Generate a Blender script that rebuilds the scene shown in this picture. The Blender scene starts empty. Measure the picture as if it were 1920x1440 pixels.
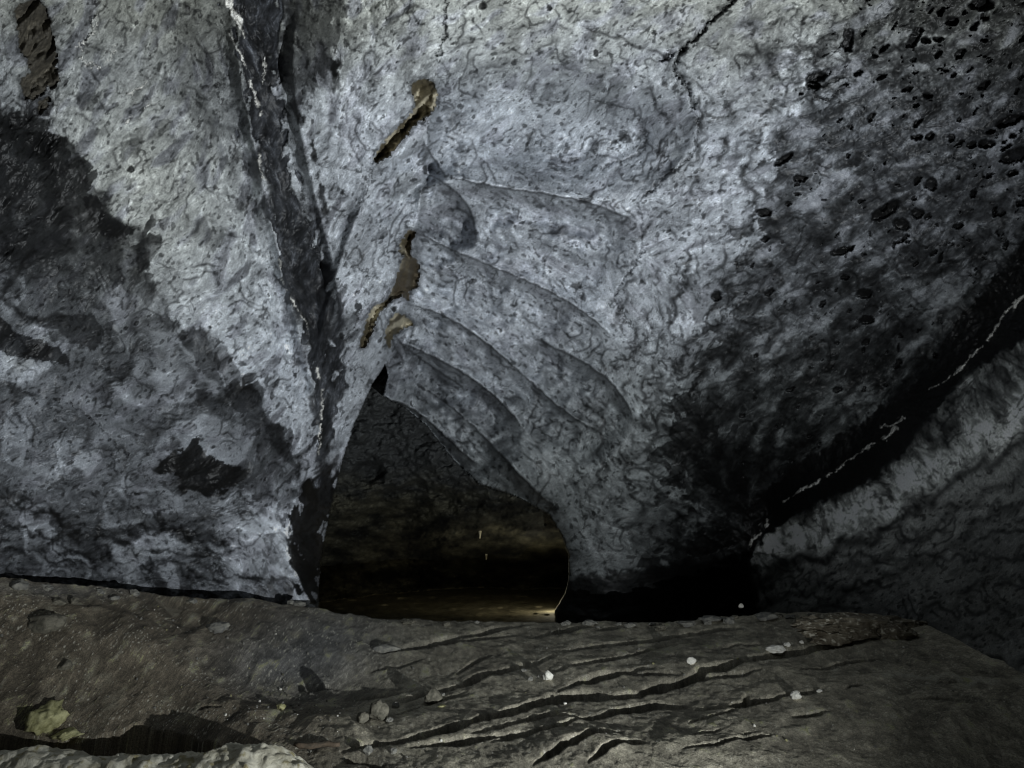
import bpy, math, random
import numpy as np

# ------------------------------------------------------------------ camera, world, lamps
scene = bpy.context.scene
COL = scene.collection
FPX = 1173.0                       # focal length in units of the 1920 px wide layout
CAM = np.array([0.0, 0.0, 1.3])
PITCH = math.atan(290.0 / FPX)
cam_d = bpy.data.cameras.new('camera'); cam = bpy.data.objects.new('camera', cam_d); COL.objects.link(cam)
cam_d.sensor_width = 36.0; cam_d.lens = 36.0 * FPX / 1920.0
cam_d.clip_start = 0.05; cam_d.clip_end = 200
cam.location = CAM; cam.rotation_euler = (math.pi / 2 + PITCH, 0, 0)
scene.camera = cam
w = bpy.data.worlds.new('World'); scene.world = w; w.use_nodes = True
w.node_tree.nodes['Background'].inputs[0].default_value = (0.55, 0.65, 0.8, 1)
w.node_tree.nodes['Background'].inputs[1].default_value = 0.0008
scene.view_settings.view_transform = 'Standard'; scene.view_settings.look = 'None'
scene.view_settings.exposure = 0.0; scene.view_settings.gamma = 1.0
scene.cycles.pixel_filter_type = 'BLACKMAN_HARRIS'; scene.cycles.filter_width = 1.1
scene.cycles.max_bounces = 4; scene.cycles.diffuse_bounces = 3

from mathutils import Vector
def lamp(name, loc, target, energy, color, size_deg, blend, radius):
    l = bpy.data.lights.new(name, 'SPOT'); l.energy = energy; l.color = color
    l.spot_size = math.radians(size_deg); l.spot_blend = blend; l.shadow_soft_size = radius
    o = bpy.data.objects.new(name, l); COL.objects.link(o); o.location = loc
    o.rotation_euler = (Vector(target) - Vector(loc)).to_track_quat('-Z', 'Y').to_euler()
    return o
lamp('torch', (1.7, 1.5, 0.16), (-0.6, 4.9, 3.9), 1250, (0.92, 0.97, 1.0), 126, 1.0, 0.012)

# ------------------------------------------------------------------ ray helpers (layout px -> world)
cp, sp = math.cos(PITCH), math.sin(PITCH)
FW = np.array([0, cp, sp]); UP = np.array([0, -sp, cp]); RT = np.array([1.0, 0, 0])
def ray(px, py):
    px = np.asarray(px, float); py = np.asarray(py, float)
    return (FW + ((px - 960) / FPX)[..., None] * RT + ((720 - py) / FPX)[..., None] * UP)
def at(px, py, d):
    return CAM + ray(px, py) * np.asarray(d, float)[..., None]

# ------------------------------------------------------------------ numpy noise
def hsh(ix, iy, s):
    h = (ix.astype(np.int64) * 374761393 + iy.astype(np.int64) * 668265263 + s * 1442695041) & 0xffffffff
    h = ((h ^ (h >> 13)) * 1274126177) & 0xffffffff
    h = ((h ^ (h >> 16)) * 2246822519) & 0xffffffff
    return (h ^ (h >> 15)) & 0xffffffff
def gn(x, y, s=0):
    x = np.asarray(x, np.float32); y = np.asarray(y, np.float32)
    xi = np.floor(x).astype(np.int32); yi = np.floor(y).astype(np.int32); fx = x - xi; fy = y - yi
    ax, ay = int(xi.min()), int(yi.min()); w_ = int(xi.max()) - ax + 2; h_ = int(yi.max()) - ay + 2
    a = hsh(np.arange(ax, ax + w_)[None, :], np.arange(ay, ay + h_)[:, None], s) * (2 * math.pi / 4294967296.0)
    ca = np.cos(a).astype(np.float32).ravel(); sa = np.sin(a).astype(np.float32).ravel()
    k = (yi - ay) * w_ + (xi - ax)
    ux = fx * fx * fx * (fx * (fx * 6 - 15) + 10); uy = fy * fy * fy * (fy * (fy * 6 - 15) + 10)
    p = ca[k] * fx + sa[k] * fy; q = ca[k + 1] * (fx - 1) + sa[k + 1] * fy; k += w_
    r = ca[k] * fx + sa[k] * (fy - 1); t = ca[k + 1] * (fx - 1) + sa[k + 1] * (fy - 1)
    p += (q - p) * ux; r += (t - r) * ux
    return (p + (r - p) * uy) * 1.5
def fbm(x, y, s=0, o=4, gain=.5):
    r = 0; a = 1.0; t = 0
    for i in range(o):
        r = r + a * gn(x, y, s + i * 17); t += a * a; a *= gain; x, y = (x * .8 - y * .6) * 2.03 + 7.1, (x * .6 + y * .8) * 2.03 + 3.7
    return r / math.sqrt(t)
def worley(x, y, s=0, jit=.85):
    """distance to the cell border (F2-F1) and a random tone per cell"""
    xi = np.floor(x).astype(np.int32); yi = np.floor(y).astype(np.int32)
    f1 = np.full(x.shape, 9.0, np.float32); f2 = f1.copy(); tone = np.zeros(x.shape, np.float32)
    for i in (-1, 0, 1):
        for j in (-1, 0, 1):
            h = hsh(xi + i, yi + j, s); jx = (h & 0xffff) / 65536.0; jy = ((h >> 16) & 0xffff) / 65536.0
            d = np.hypot(xi + i + .5 + jit * (jx - .5) - x, yi + j + .5 + jit * (jy - .5) - y)
            b = d < f1; f2 = np.where(b, f1, np.minimum(f2, d)); f1 = np.where(b, d, f1); tone = np.where(b, (h & 0xff) / 255.0, tone)
    return f2 - f1, tone
def sstep(a, b, x):
    t = np.clip((x - a) / (b - a), 0, 1); return t * t * (3 - 2 * t)
def mix(a, b, m):
    return a + (b - a) * m

def rbf(pts, X, Y, lam=1e-3):
    p = np.array(pts, float); n = len(p); S = 600.0
    xs = p[:, 0] / S; ys = p[:, 1] / S
    def k(r2): return np.where(r2 > 1e-12, .5 * r2 * np.log(r2 + 1e-12), 0)
    K = k((xs[:, None] - xs) ** 2 + (ys[:, None] - ys) ** 2) + lam * np.eye(n)
    Pm = np.c_[np.ones(n), xs, ys]
    A = np.block([[K, Pm], [Pm.T, np.zeros((3, 3))]])
    sol = np.linalg.solve(A, np.r_[p[:, 2], 0, 0, 0])
    XX = X / S; YY = Y / S
    out = sol[n] + sol[n + 1] * XX + sol[n + 2] * YY
    for i in range(n):
        out = out + sol[i] * k((XX - xs[i]) ** 2 + (YY - ys[i]) ** 2)
    return out

def window(x0, x1, y0, y1, shape):
    """index window of a layout-px box on the shell grid or the floor grid"""
    if shape == (NY, NX):
        return (slice(max(int((y0 - gy[0]) / DX), 0), max(int((y1 - gy[0]) / DX) + 2, 0)), slice(max(int((x0 - gx[0]) / DX), 0), max(int((x1 - gx[0]) / DX) + 2, 0)))
    return (slice(None), slice(max(int((x0 - fx[0]) / 1.8), 0), max(int((x1 - fx[0]) / 1.8) + 2, 0)))
def pdist(line, X, Y, M=60, closed=False, W=34):
    """distance, signed side and running parameter to a polyline; only exact within M px"""
    L = np.array(line, float)
    if closed: L = np.vstack([L, L[:1]])
    D = np.full(X.shape, 1e6); S = np.zeros(X.shape); T = np.zeros(X.shape)
    seg = np.hypot(*(L[1:] - L[:-1]).T); cum = np.r_[0, np.cumsum(seg)]; tot = cum[-1]
    for i in range(len(L) - 1):
        (x0, y0), (x1, y1) = L[i], L[i + 1]
        w_ = window(min(x0, x1) - M - W, max(x0, x1) + M + W, min(y0, y1) - M - W, max(y0, y1) + M + W, X.shape)
        x = X[w_] - x0; y = Y[w_] - y0
        if x.size == 0: continue
        dx = x1 - x0; dy = y1 - y0; l2 = dx * dx + dy * dy + 1e-9
        t = np.clip((x * dx + y * dy) / l2, 0, 1)
        d = np.hypot(x - t * dx, y - t * dy)
        b = d < D[w_]
        D[w_][b] = d[b]; S[w_][b] = np.sign(dx * y - dy * x)[b]; T[w_][b] = ((cum[i] + t * seg[i]) / tot)[b]
    D[D > M] = 1e6
    return D, S, T
def inside(poly, X, Y):
    r = np.zeros(X.shape, bool); n = len(poly); p = np.array(poly)
    w_ = window(p[:, 0].min() - 40, p[:, 0].max() + 40, p[:, 1].min() - 40, p[:, 1].max() + 40, X.shape)
    x = X[w_]; y = Y[w_]; q = np.zeros(x.shape, bool)
    for i in range(n):
        x0, y0 = poly[i]; x1, y1 = poly[(i + 1) % n]
        if y0 == y1: continue
        q ^= ((y0 > y) != (y1 > y)) & (x < (x1 - x0) * (y - y0) / (y1 - y0) + x0)
    r[w_] = q
    return r
def poly_sd(poly, X, Y, M=60):       # positive inside, clipped to M
    D, _, _ = pdist(poly, X, Y, M, True)
    return np.where(inside(poly, X, Y), 1, -1) * np.minimum(D, M)

def lic(theta, noise, n, step=1.0):
    H, W = noise.shape
    c = np.cos(theta).astype(np.float32); s = np.sin(theta).astype(np.float32)
    jj, ii = np.meshgrid(np.arange(W, dtype=np.float32), np.arange(H, dtype=np.float32))
    acc = noise.copy(); wt = 1.0
    for sg in (1, -1):
        x = jj.copy(); y = ii.copy(); px = None
        for k in range(n):
            xi = np.clip(x, 0, W - 1).astype(np.int32); yi = np.clip(y, 0, H - 1).astype(np.int32)
            vx = c[yi, xi]; vy = s[yi, xi]
            if px is not None:
                f = np.where(vx * px + vy * py < 0, -1, 1); vx = vx * f; vy = vy * f
            px, py = vx, vy
            x += sg * step * vx if k == 0 else step * vx * (sg if k == 0 else 1)
            y += sg * step * vy if k == 0 else step * vy
            if k == 0: px, py = vx * sg, vy * sg
            xi = np.clip(x, 0, W - 1).astype(np.int32); yi = np.clip(y, 0, H - 1).astype(np.int32)
            wk = .5 + .5 * math.cos(math.pi * (k + 1) / (n + 1))
            acc += noise[yi, xi] * wk
            if sg == 1: wt += 2 * wk
    acc -= acc.mean(); return acc / acc.std()
def half_lic(theta, blurn, n):
    H, W = theta.shape; h = theta[::2, ::2]
    a = lic(h, blur(rng.standard_normal(h.shape).astype(np.float32), blurn), n)
    yy = np.arange(H) / 2.0; xx = np.arange(W) / 2.0
    y0 = np.minimum(yy.astype(int), h.shape[0] - 2); x0 = np.minimum(xx.astype(int), h.shape[1] - 2); fy = (yy - y0)[:, None]; fx_ = (xx - x0)[None]
    return ((a[y0][:, x0] * (1 - fx_) + a[y0][:, x0 + 1] * fx_) * (1 - fy) + (a[y0 + 1][:, x0] * (1 - fx_) + a[y0 + 1][:, x0 + 1] * fx_) * fy)
def dirfield(pts, X, Y, p=2.0):
    c = 0; s = 0
    for x, y, a in pts:
        wgt = 1.0 / (((X - x) ** 2 + (Y - y) ** 2) / 1e4 + .15) ** p
        c = c + wgt * math.cos(math.radians(2 * a)); s = s + wgt * math.sin(math.radians(2 * a))
    return .5 * np.arctan2(s, c)

# ------------------------------------------------------------------ materials
def nodes(name):
    m = bpy.data.materials.new(name); m.use_nodes = True
    nt = m.node_tree; return m, nt, nt.nodes['Principled BSDF']
def rock_attr_mat(name, rough=.72, spec=.3, fine=38.0, amp=.35, bump=.25, bdist=.006):
    m, nt, b = nodes(name); N = nt.nodes.new; K = nt.links.new
    at_ = N('ShaderNodeAttribute'); at_.attribute_name = 'tint'
    tc = N('ShaderNodeTexCoord')
    n1 = N('ShaderNodeTexNoise'); n1.inputs['Scale'].default_value = fine; n1.inputs['Detail'].default_value = 6; n1.inputs['Roughness'].default_value = .65
    K(tc.outputs['Object'], n1.inputs['Vector'])
    n1.inputs['Lacunarity'].default_value = 2.3
    mr = N('ShaderNodeMapRange'); mr.inputs['From Min'].default_value = .25; mr.inputs['From Max'].default_value = .75
    mr.inputs['To Min'].default_value = 1 - amp; mr.inputs['To Max'].default_value = 1 + amp
    K(n1.outputs['Fac'], mr.inputs['Value'])
    mu = N('ShaderNodeVectorMath'); mu.operation = 'SCALE'
    K(at_.outputs['Color'], mu.inputs[0]); K(mr.outputs['Result'], mu.inputs['Scale'])
    K(mu.outputs['Vector'], b.inputs['Base Color'])
    bp = N('ShaderNodeBump'); bp.inputs['Strength'].default_value = bump; bp.inputs['Distance'].default_value = bdist
    K(n1.outputs['Fac'], bp.inputs['Height']); K(bp.outputs['Normal'], b.inputs['Normal'])
    b.inputs['Roughness'].default_value = rough; b.inputs['Specular IOR Level'].default_value = spec
    return m
def rock_mat(name, c1, c2, scale=9.0, rough=.8, bump=.6, bdist=.02, spots=None):
    m, nt, b = nodes(name); N = nt.nodes.new; K = nt.links.new
    tc = N('ShaderNodeTexCoord')
    n1 = N('ShaderNodeTexNoise'); n1.inputs['Scale'].default_value = scale; n1.inputs['Detail'].default_value = 8; n1.inputs['Roughness'].default_value = .7
    n1.inputs['Distortion'].default_value = .6
    K(tc.outputs['Object'], n1.inputs['Vector'])
    r = N('ShaderNodeValToRGB'); r.color_ramp.elements[0].position = .36; r.color_ramp.elements[1].position = .64
    r.color_ramp.elements[0].color = (*c1, 1); r.color_ramp.elements[1].color = (*c2, 1)
    K(n1.outputs['Fac'], r.inputs[0])
    out = r.outputs[0]
    if spots:
        n2 = N('ShaderNodeTexNoise'); n2.inputs['Scale'].default_value = scale * 2.7; n2.inputs['Detail'].default_value = 5
        K(tc.outputs['Object'], n2.inputs['Vector'])
        r2 = N('ShaderNodeValToRGB'); r2.color_ramp.elements[0].position = .56; r2.color_ramp.elements[1].position = .66
        K(n2.outputs['Fac'], r2.inputs[0])
        mx = N('ShaderNodeMix'); mx.data_type = 'RGBA'; K(r2.outputs[0], mx.inputs[0]); K(out, mx.inputs[6]); mx.inputs[7].default_value = (*spots, 1)
        out = mx.outputs[2]
    K(out, b.inputs['Base Color'])
    bp = N('ShaderNodeBump'); bp.inputs['Strength'].default_value = bump; bp.inputs['Distance'].default_value = bdist
    K(n1.outputs['Fac'], bp.inputs['Height']); K(bp.outputs['Normal'], b.inputs['Normal'])
    b.inputs['Roughness'].default_value = rough; b.inputs['Specular IOR Level'].default_value = .3
    return m
M_WALL = rock_attr_mat('veined_limestone', .55, .42, 85, .34, .12, .004)
M_PASS = rock_attr_mat('passage_rock', .8, .2, 9, .45, .8, .04)
M_FLOOR = rock_attr_mat('floor_mud', .72, .35, 120, .75, .9, .010)
M_HOLLOW = rock_attr_mat('ochre_clay', .7, .3, 30, .4, .5, .01)

def tag(o, label=None, cat=None, group=None, kind=None):
    if label: o['label'] = label
    if cat: o['category'] = cat
    if group: o['group'] = group
    if kind: o['kind'] = kind
    return o
def sheet(name, P, C, fmask, mat, parent=None, flip=False):
    """grid of points -> mesh made of the quads where fmask is set"""
    ny, nx = P.shape[:2]
    idx = np.arange(ny * nx).reshape(ny, nx)
    q = np.stack([idx[:-1, :-1], idx[:-1, 1:], idx[1:, 1:], idx[1:, :-1]], -1)[fmask]
    if flip: q = q[:, ::-1]
    used = np.zeros(ny * nx, bool); used[q.ravel()] = True
    remap = np.cumsum(used) - 1
    q = remap[q].astype(np.int32); V = P.reshape(-1, 3)[used]; c = C.reshape(-1, 3)[used]
    me = bpy.data.meshes.new(name)
    me.vertices.add(len(V)); me.vertices.foreach_set('co', V.astype(np.float32).ravel())
    me.loops.add(q.size); me.loops.foreach_set('vertex_index', q.ravel())
    me.polygons.add(len(q)); me.polygons.foreach_set('loop_start', np.arange(0, q.size, 4, dtype=np.int32))
    me.update(calc_edges=True)
    me.polygons.foreach_set('use_smooth', np.ones(len(q), bool))
    a = me.attributes.new('tint', 'FLOAT_COLOR', 'POINT')
    a.data.foreach_set('color', np.c_[np.clip(c, 0.002, .9), np.ones(len(c))].astype(np.float32).ravel())
    me.materials.append(mat)
    o = bpy.data.objects.new(name, me); COL.objects.link(o); o.parent = parent
    return o

# ================================================================== ROCK SHELL
DX = 1.8
gx = np.arange(-240, 2161, DX); gy = np.arange(-240, 1290, DX)
NX, NY = len(gx), len(gy)
X, Y = np.meshgrid(gx, gy)

D_PTS = [(-240,-240,2.7),(0,0,3.3),(0,400,3.6),(0,700,3.9),(0,1085,4.4),(-240,600,3.1),(-240,1200,3.4),(0,1280,4.5),
 (250,0,3.9),(300,300,4.6),(300,700,5.2),(300,1100,5.9),(180,900,4.8),(450,0,4.35),(420,300,4.95),(440,600,5.75),(500,850,6.4),(450,1100,6.6),(300,1280,6.0),
 (490,200,4.95),(540,500,5.75),(600,700,6.75),(590,850,7.05),(540,1000,6.85),(575,1120,7.1),
 (640,200,4.75),(660,450,5.5),(660,600,6.15),(690,700,6.9),(640,820,7.4),(615,960,7.8),(600,1100,8.0),(597,1280,8.2),
 (760,0,4.05),(800,200,4.9),(800,420,5.9),(770,560,6.6),(750,660,7.1),(740,740,7.6),
 (960,0,4.1),(1000,250,5.5),(1000,360,5.75),(1000,480,6.4),(1000,600,7.1),(960,720,7.7),(880,830,8.1),(980,900,8.4),(1060,1000,8.7),(1070,1120,8.9),(1070,1280,9),
 (1300,0,4.1),(1300,300,5.3),(1300,520,6.5),(1250,700,7.5),(1200,900,8.4),(1230,1080,8.8),(1230,1280,8.9),
 (1390,1130,9.6),(1390,1280,9.6),(1380,950,8.9),(1390,800,7.9),
 (1550,0,4.0),(1550,300,5.0),(1550,560,6.3),(1540,760,7.3),(1800,0,3.7),(1750,300,4.7),(1720,560,5.9),
 (1440,960,8.9),(1600,830,7.4),(1720,730,6.55),(1830,640,5.8),(1920,540,5.3),
 (1480,1060,8.0),(1560,1000,7.0),(1560,1150,7.0),(1700,900,5.85),(1700,1150,5.6),(1850,760,5.0),(1900,900,4.5),(1900,1200,4.3),(1900,1280,4.3),
 (1920,200,4.2),(2160,500,4.0),(2160,900,3.4),(2160,1280,3.4),(2160,-240,2.9),(960,-240,3.35),(1500,-240,3.3),(450,-240,3.4)]
inv = rbf([(a, b, 1.0 / c) for a, b, c in D_PTS], X, Y)
D = 1.0 / np.clip(inv, 1 / 14.0, 1 / 2.0)

wx = 9 * fbm(X / 45, Y / 45, 11, 4, .6); wy = 9 * fbm(X / 45, Y / 45, 12, 4, .6)     # ragged-edge warp
XW, YW = X + wx, Y + wy
wsx = 4.5 * fbm(X / 15, Y / 15, 13, 4, .7); wsy = 4.5 * fbm(X / 15, Y / 15, 14, 4, .7)
XS, YS = X + wsx, Y + wsy
smx = 6 * fbm(X / 34, Y / 34, 15, 2) + .10 * wsx; smy = 6 * fbm(X / 34, Y / 34, 16, 2) + .10 * wsy

def blob(x, y, rx, ry, deg, amp, p=1.0):
    a = math.radians(deg); u = ((X - x) * math.cos(a) + (Y - y) * math.sin(a)) / rx; v = (-(X - x) * math.sin(a) + (Y - y) * math.cos(a)) / ry
    return amp * np.exp(-(u * u + v * v) ** p)
# dome hollow and the swelling lobes (negative = towards the camera)
H = np.zeros_like(D)
H += blob(1040, 235, 190, 95, 8, .62, 1.8)
H += blob(835, 378, 50, 52, 30, -.42, 1.4) + blob(815, 492, 44, 48, 0, -.45, 1.5)
H += blob(1020, 450, 130, 46, 14, -.30, 1.3) + blob(960, 560, 150, 36, 30, -.24, 1.3) + blob(1100, 620, 90, 34, 30, -.22, 1.3)
H += blob(1100, 730, 90, 38, 40, -.30, 1.4) + blob(1090, 845, 62, 55, 30, -.30, 1.5)
H += blob(850, 640, 110, 26, 30, -.22, 1.3) + blob(985, 735, 70, 26, 40, -.2)
H += blob(840, 730, 110, 30, 35, .18, 1.2)
H += blob(940, 860, 90, 24, 42, -.18, 1.4)
H += blob(1200, 250, 26, 70, 10, .10) + blob(1290, 560, 60, 110, 15, -.10)
H += blob(820, 150, 24, 40, 10, -.10, 2)
def lipcoord(line, soft=.62):
    """signed distance below a curved lip (cubic over its chord) and a taper along it; continuous everywhere"""
    L = np.array(line, float); p0, p1 = L[0], L[-1]; h = np.hypot(*(p1 - p0)) / 2; e = (p1 - p0) / (2 * h); n = np.array([-e[1], e[0]]); m = (p0 + p1) / 2
    uu = ((L - m) @ e) / h; oo = (L - m) @ n; cf = np.polyfit(uu, oo, min(3, len(L) - 1))
    XX = XS * .5 + X * .5; YY = YS * .5 + Y * .5
    u = ((XX - m[0]) * e[0] + (YY - m[1]) * e[1]) / h; q = (XX - m[0]) * n[0] + (YY - m[1]) * n[1]
    uc = np.clip(u, -1.1, 1.1); return q - np.polyval(cf, uc), sstep(1.12, soft, np.abs(u))
FNO = fbm(X / 55, Y / 55, 19, 3)
def fold(line, A, L):
    sd, tp = lipcoord(line)
    u = np.maximum(sd, 0) / (L * .55)
    body = (u * np.exp(1 - u) - .10 * np.exp(-u * 3)) * (1 - sstep(1.3 * L, 3 * L, sd))
    cr = -.14 * np.exp(-np.abs(np.minimum(sd, 0)) / 14)
    return 1.55 * A * (1 + .30 * FNO) * tp * np.where(sd > 0, body, cr)
FOLDS = [([(830,325),(870,340),(940,350),(1020,362),(1100,380),(1190,415)], .30, 70),
 ([(785,318),(825,338),(862,365),(885,405),(893,450)], .20, 45),
 ([(795,265),(815,300),(835,328)], .16, 30),
 ([(768,436),(810,435),(840,452),(858,488),(920,500),(1000,530),(1080,572),(1150,635)], .26, 60),
 ([(750,568),(800,580),(880,618),(950,675),(1010,730),(1060,775),(1100,790),(1140,820)], .28, 40),
 ([(1000,632),(1060,662),(1120,695),(1165,742),(1190,790)], .34, 44),
 ([(742,640),(790,655),(850,690),(920,740),(965,775),(990,820)], .40, 50),
 ([(750,642),(800,680),(870,725)], .14, 24),
 ([(780,722),(840,752),(880,790),(920,840),(960,878),(1010,915),(1045,960)], .22, 30),
 ([(724,748),(790,778),(850,832),(900,872)], .4, 45),
 ([(700,330),(640,480),(600,640),(590,760)], .10, 40),
 ([(560,0),(555,200),(590,380),(630,520),(645,640)], .12, 36),
 ([(430,0),(452,150),(476,280),(505,400),(530,540),(570,640),(588,760)], .16, 60),
 ([(1260,90),(1290,165),(1310,250),(1250,325),(1200,380)], .05, 60),
 ([(688,722),(722,660),(746,600),(765,520),(785,400),(800,290),(828,110)], .26, 46),
]
for i_, (l, A, L) in enumerate(FOLDS): H += fold(l, A * (1.45 if i_ < 10 else 1), L * (1.7 if i_ < 10 else 1))
# left rim that catches the light, then the dark inner face turning away
NOSE = [(575,880),(552,945),(540,1000),(550,1060),(570,1105),(592,1140),(600,1290)]
d_, s_, t_ = pdist(NOSE, X, Y, 120)
H += np.where(s_ < 0, 1, 0) * sstep(0, 55, d_) * .55 * sstep(870, 960, Y) * (d_ < 120)
H -= .16 * np.exp(-(d_ / 26) ** 2) * sstep(870, 960, Y)

# arch mouth: the shell turns back through it into the passage
ARCH = [(597,1400),(597,1137),(601,1050),(618,960),(640,870),(662,800),(684,752),(700,716),(722,684),(727,706),(718,742),(760,764),(802,800),(850,862),(900,908),(945,922),(985,938),(1030,966),(1055,1005),(1066,1040),(1067,1078),(1060,1112),(1042,1142),(1046,1400)]
asd = poly_sd(ARCH, X + .35 * wsx, Y + .35 * wsy, 90)
PPTS = [(560,700,9.3),(560,900,9.6),(560,1150,10.0),(700,740,8.7),(760,800,9.2),(660,860,9.4),(850,880,9.4),(700,900,10.0),(800,940,10.7),(900,950,10.2),(640,960,10),(640,1100,10.6),
 (850,1000,11.6),(1000,970,9.8),(1000,1030,12.2),(760,1040,12.4),(900,1060,13.2),(1060,1040,12.6),(760,1140,13.6),(950,1140,14.5),(1150,1000,12),(1150,1150,14),(1000,860,9.3),(1100,900,9.6),(800,700,8.8)]
PPTS = [(a, b, c + 3.5 * max(0, min(1, (b - 1000) / 60))) for a, b, c in PPTS]
DP = 1.0 / np.clip(rbf([(a, b, 1.0 / c) for a, b, c in PPTS], X, Y), 1 / 21.0, 1 / 7.5)
DP += .35 * fbm(X / 70, Y / 45, 31, 5, .55) + .14 * np.abs(fbm(X / 40 + Y / 60, Y / 26, 33, 4, .6))
DP += .5 * blob(692, 884, 26, 20, 0, 1, 2) + .25 * blob(845, 945, 20, 16, 0, 1, 2)
den = ((Y - 720) / FPX * cp - sp)
Dfar = np.where(den > .02, (1.38 + .03 * fbm(X / 60, Y / 8, 35, 3)) / np.maximum(den, .02), 99)
far_floor = Dfar < DP
DPP = np.minimum(DP, Dfar)
hole = asd > 0

# ---- rock painting fields -----------------------------------------------------------------
FLOW = [(100,120,-60),(300,300,-50),(200,480,-35),(430,620,-38),(500,760,-45),(545,880,-62),(350,750,-20),(150,820,-15),(400,950,-10),(300,1060,5),(520,1040,55),
 (460,120,85),(500,330,78),(560,560,76),(600,760,86),(600,950,100),(560,160,80),(620,300,-66),(640,520,-62),(700,640,-60),(720,180,-55),(650,800,-58),(700,400,-55),
 (900,120,-30),(1000,230,-32),(1150,260,-40),(1000,340,8),(950,420,14),(1000,530,30),(900,590,35),(1050,700,38),(880,760,40),(980,860,45),(800,460,20),
 (1250,150,-35),(1280,420,-20),(1200,560,60),(1180,700,70),(1240,800,50),(1290,860,62),(1310,930,25),(1200,980,5),(1120,920,60),(1220,1080,0),(1380,860,-70),(1350,700,-55),
 (1450,200,-28),(1500,400,-22),(1600,300,-25),(1650,500,-35),(1500,620,-40),(1800,200,-30),(1800,420,-45),(1600,720,-42),(1450,800,-50),(1850,60,-40),
 (1500,980,72),(1650,930,62),(1800,830,58),(1900,720,55),(1600,1080,-25),(1800,1020,-30),(1750,700,-42),(1900,560,-45)]
TH = dirfield(FLOW, X, Y) + .75 * fbm(X / 45, Y / 45, 5, 3, .6)
rng = np.random.default_rng(4)
def blur(a, n):
    for _ in range(n):
        a = (a + np.roll(a, 1, 0) + np.roll(a, -1, 0)) / 3; a = (a + np.roll(a, 1, 1) + np.roll(a, -1, 1)) / 3
    return a
wn = rng.standard_normal((NY, NX)).astype(np.float32)
L1 = lic(TH, wn, 4)                                  # fine strokes
L2 = half_lic(TH, 1, 5)                              # broad strokes
L3 = half_lic(TH, 4, 11)
ct, st = np.cos(TH), np.sin(TH)

CREAM = np.array([.42, .448, .488]); OLIVE = np.array([.42, .43, .375]); LAV = np.array([.35, .362, .405]); SLATE = np.array([.054, .058, .066])
C = np.ones((NY, NX, 3)) * CREAM
big = fbm(X / 260, Y / 260, 61, 3)
top = sstep(260, -40, Y + 60 * big) * .8 + sstep(.5, 1.4, fbm(X / 150, Y / 150, 62, 3)) * .5 + blob(260, 330, 230, 260, -30, .7)
C = mix(C, OLIVE, np.clip(top, 0, 1)[..., None])
C = mix(C, LAV, np.clip(sstep(0, 1.6, L3 + .6 * fbm(X / 90, Y / 90, 64, 3)) * .6, 0, 1)[..., None])
fine4 = fbm(X / 9, Y / 9, 66, 4, .7)
V = np.exp(.09 * L1 + .09 * L2 + .11 * L3 + .18 * fbm(X / 120, Y / 120, 65, 4) + .06 * fine4 + .09 * fbm(X / 28, Y / 28, 67, 4, .65))

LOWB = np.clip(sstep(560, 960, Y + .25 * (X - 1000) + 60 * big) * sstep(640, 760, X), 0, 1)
C = mix(C, np.array([.345, .375, .365]), (.75 * LOWB)[..., None]); V *= 1 - .38 * LOWB  # greener lower beds; dimming away from the lamp also painted in
def isol(f, k, wpx, seed):
    g = np.hypot(*np.gradient(f, DX)); q = np.abs(((f * k) % 1.0) - .5) / (g * k + 1e-6)
    return np.exp(-(q / wpx) ** 2)
SOFTN = fbm(X / 110, Y / 110, 95, 3)
def dark(poly, val, soft=3, warp=1.0, M=80, streak=0.0, cells=0):
    """multiply the rock tone inside a dark patch; ragged outline"""
    global V
    sd = poly_sd(poly, X + wx * warp + wsx, Y + wy * warp + wsy, M) + streak * L2
    soft = soft * (.5 + 6 * sstep(.0, .9, SOFTN))
    if cells:
        a = -.75; ee, tt = worley(((X + 1.5 * smx) * math.cos(a) + (Y + 1.5 * smy) * math.sin(a)) / 74, (-(X + 1.5 * smx) * math.sin(a) + (Y + 1.5 * smy) * math.cos(a)) / 34, 777)
        sd = sd + cells * (tt - .5) * sstep(.02, .16, ee) * np.exp(-(sd / 60) ** 2)
    m = sstep(-soft, soft, sd)
    V = V * (1 + (val - 1) * m)
    return m
# left wall: slate-dark beds
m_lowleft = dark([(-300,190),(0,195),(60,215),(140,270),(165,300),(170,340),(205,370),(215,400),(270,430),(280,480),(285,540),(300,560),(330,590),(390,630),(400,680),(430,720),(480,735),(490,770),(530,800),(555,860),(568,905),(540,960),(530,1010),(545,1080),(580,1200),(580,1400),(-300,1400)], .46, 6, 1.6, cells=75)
V *= 1 + 1.5 * sstep(330, 530, X + 45 * fbm(X / 50, Y / 40, 97, 4, .6) + 6 * L2) * sstep(905, 985, Y + 30 * fbm(X / 40, Y / 40, 98, 3)) * m_lowleft  # wall near the nose painted brighter, as lamplit
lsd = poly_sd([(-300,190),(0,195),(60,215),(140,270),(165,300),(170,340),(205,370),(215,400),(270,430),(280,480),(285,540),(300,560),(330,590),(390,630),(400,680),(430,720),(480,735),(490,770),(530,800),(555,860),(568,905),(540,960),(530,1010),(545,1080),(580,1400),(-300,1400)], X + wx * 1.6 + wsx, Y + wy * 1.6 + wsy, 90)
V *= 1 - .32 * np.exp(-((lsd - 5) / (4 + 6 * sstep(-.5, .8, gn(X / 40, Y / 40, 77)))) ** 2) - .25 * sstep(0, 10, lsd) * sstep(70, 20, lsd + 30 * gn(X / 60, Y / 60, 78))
dark([(-300,100),(0,200),(60,225),(110,330),(130,400),(150,460),(60,520),(0,480),(-300,480)], .34, 26, 1.5)
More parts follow.
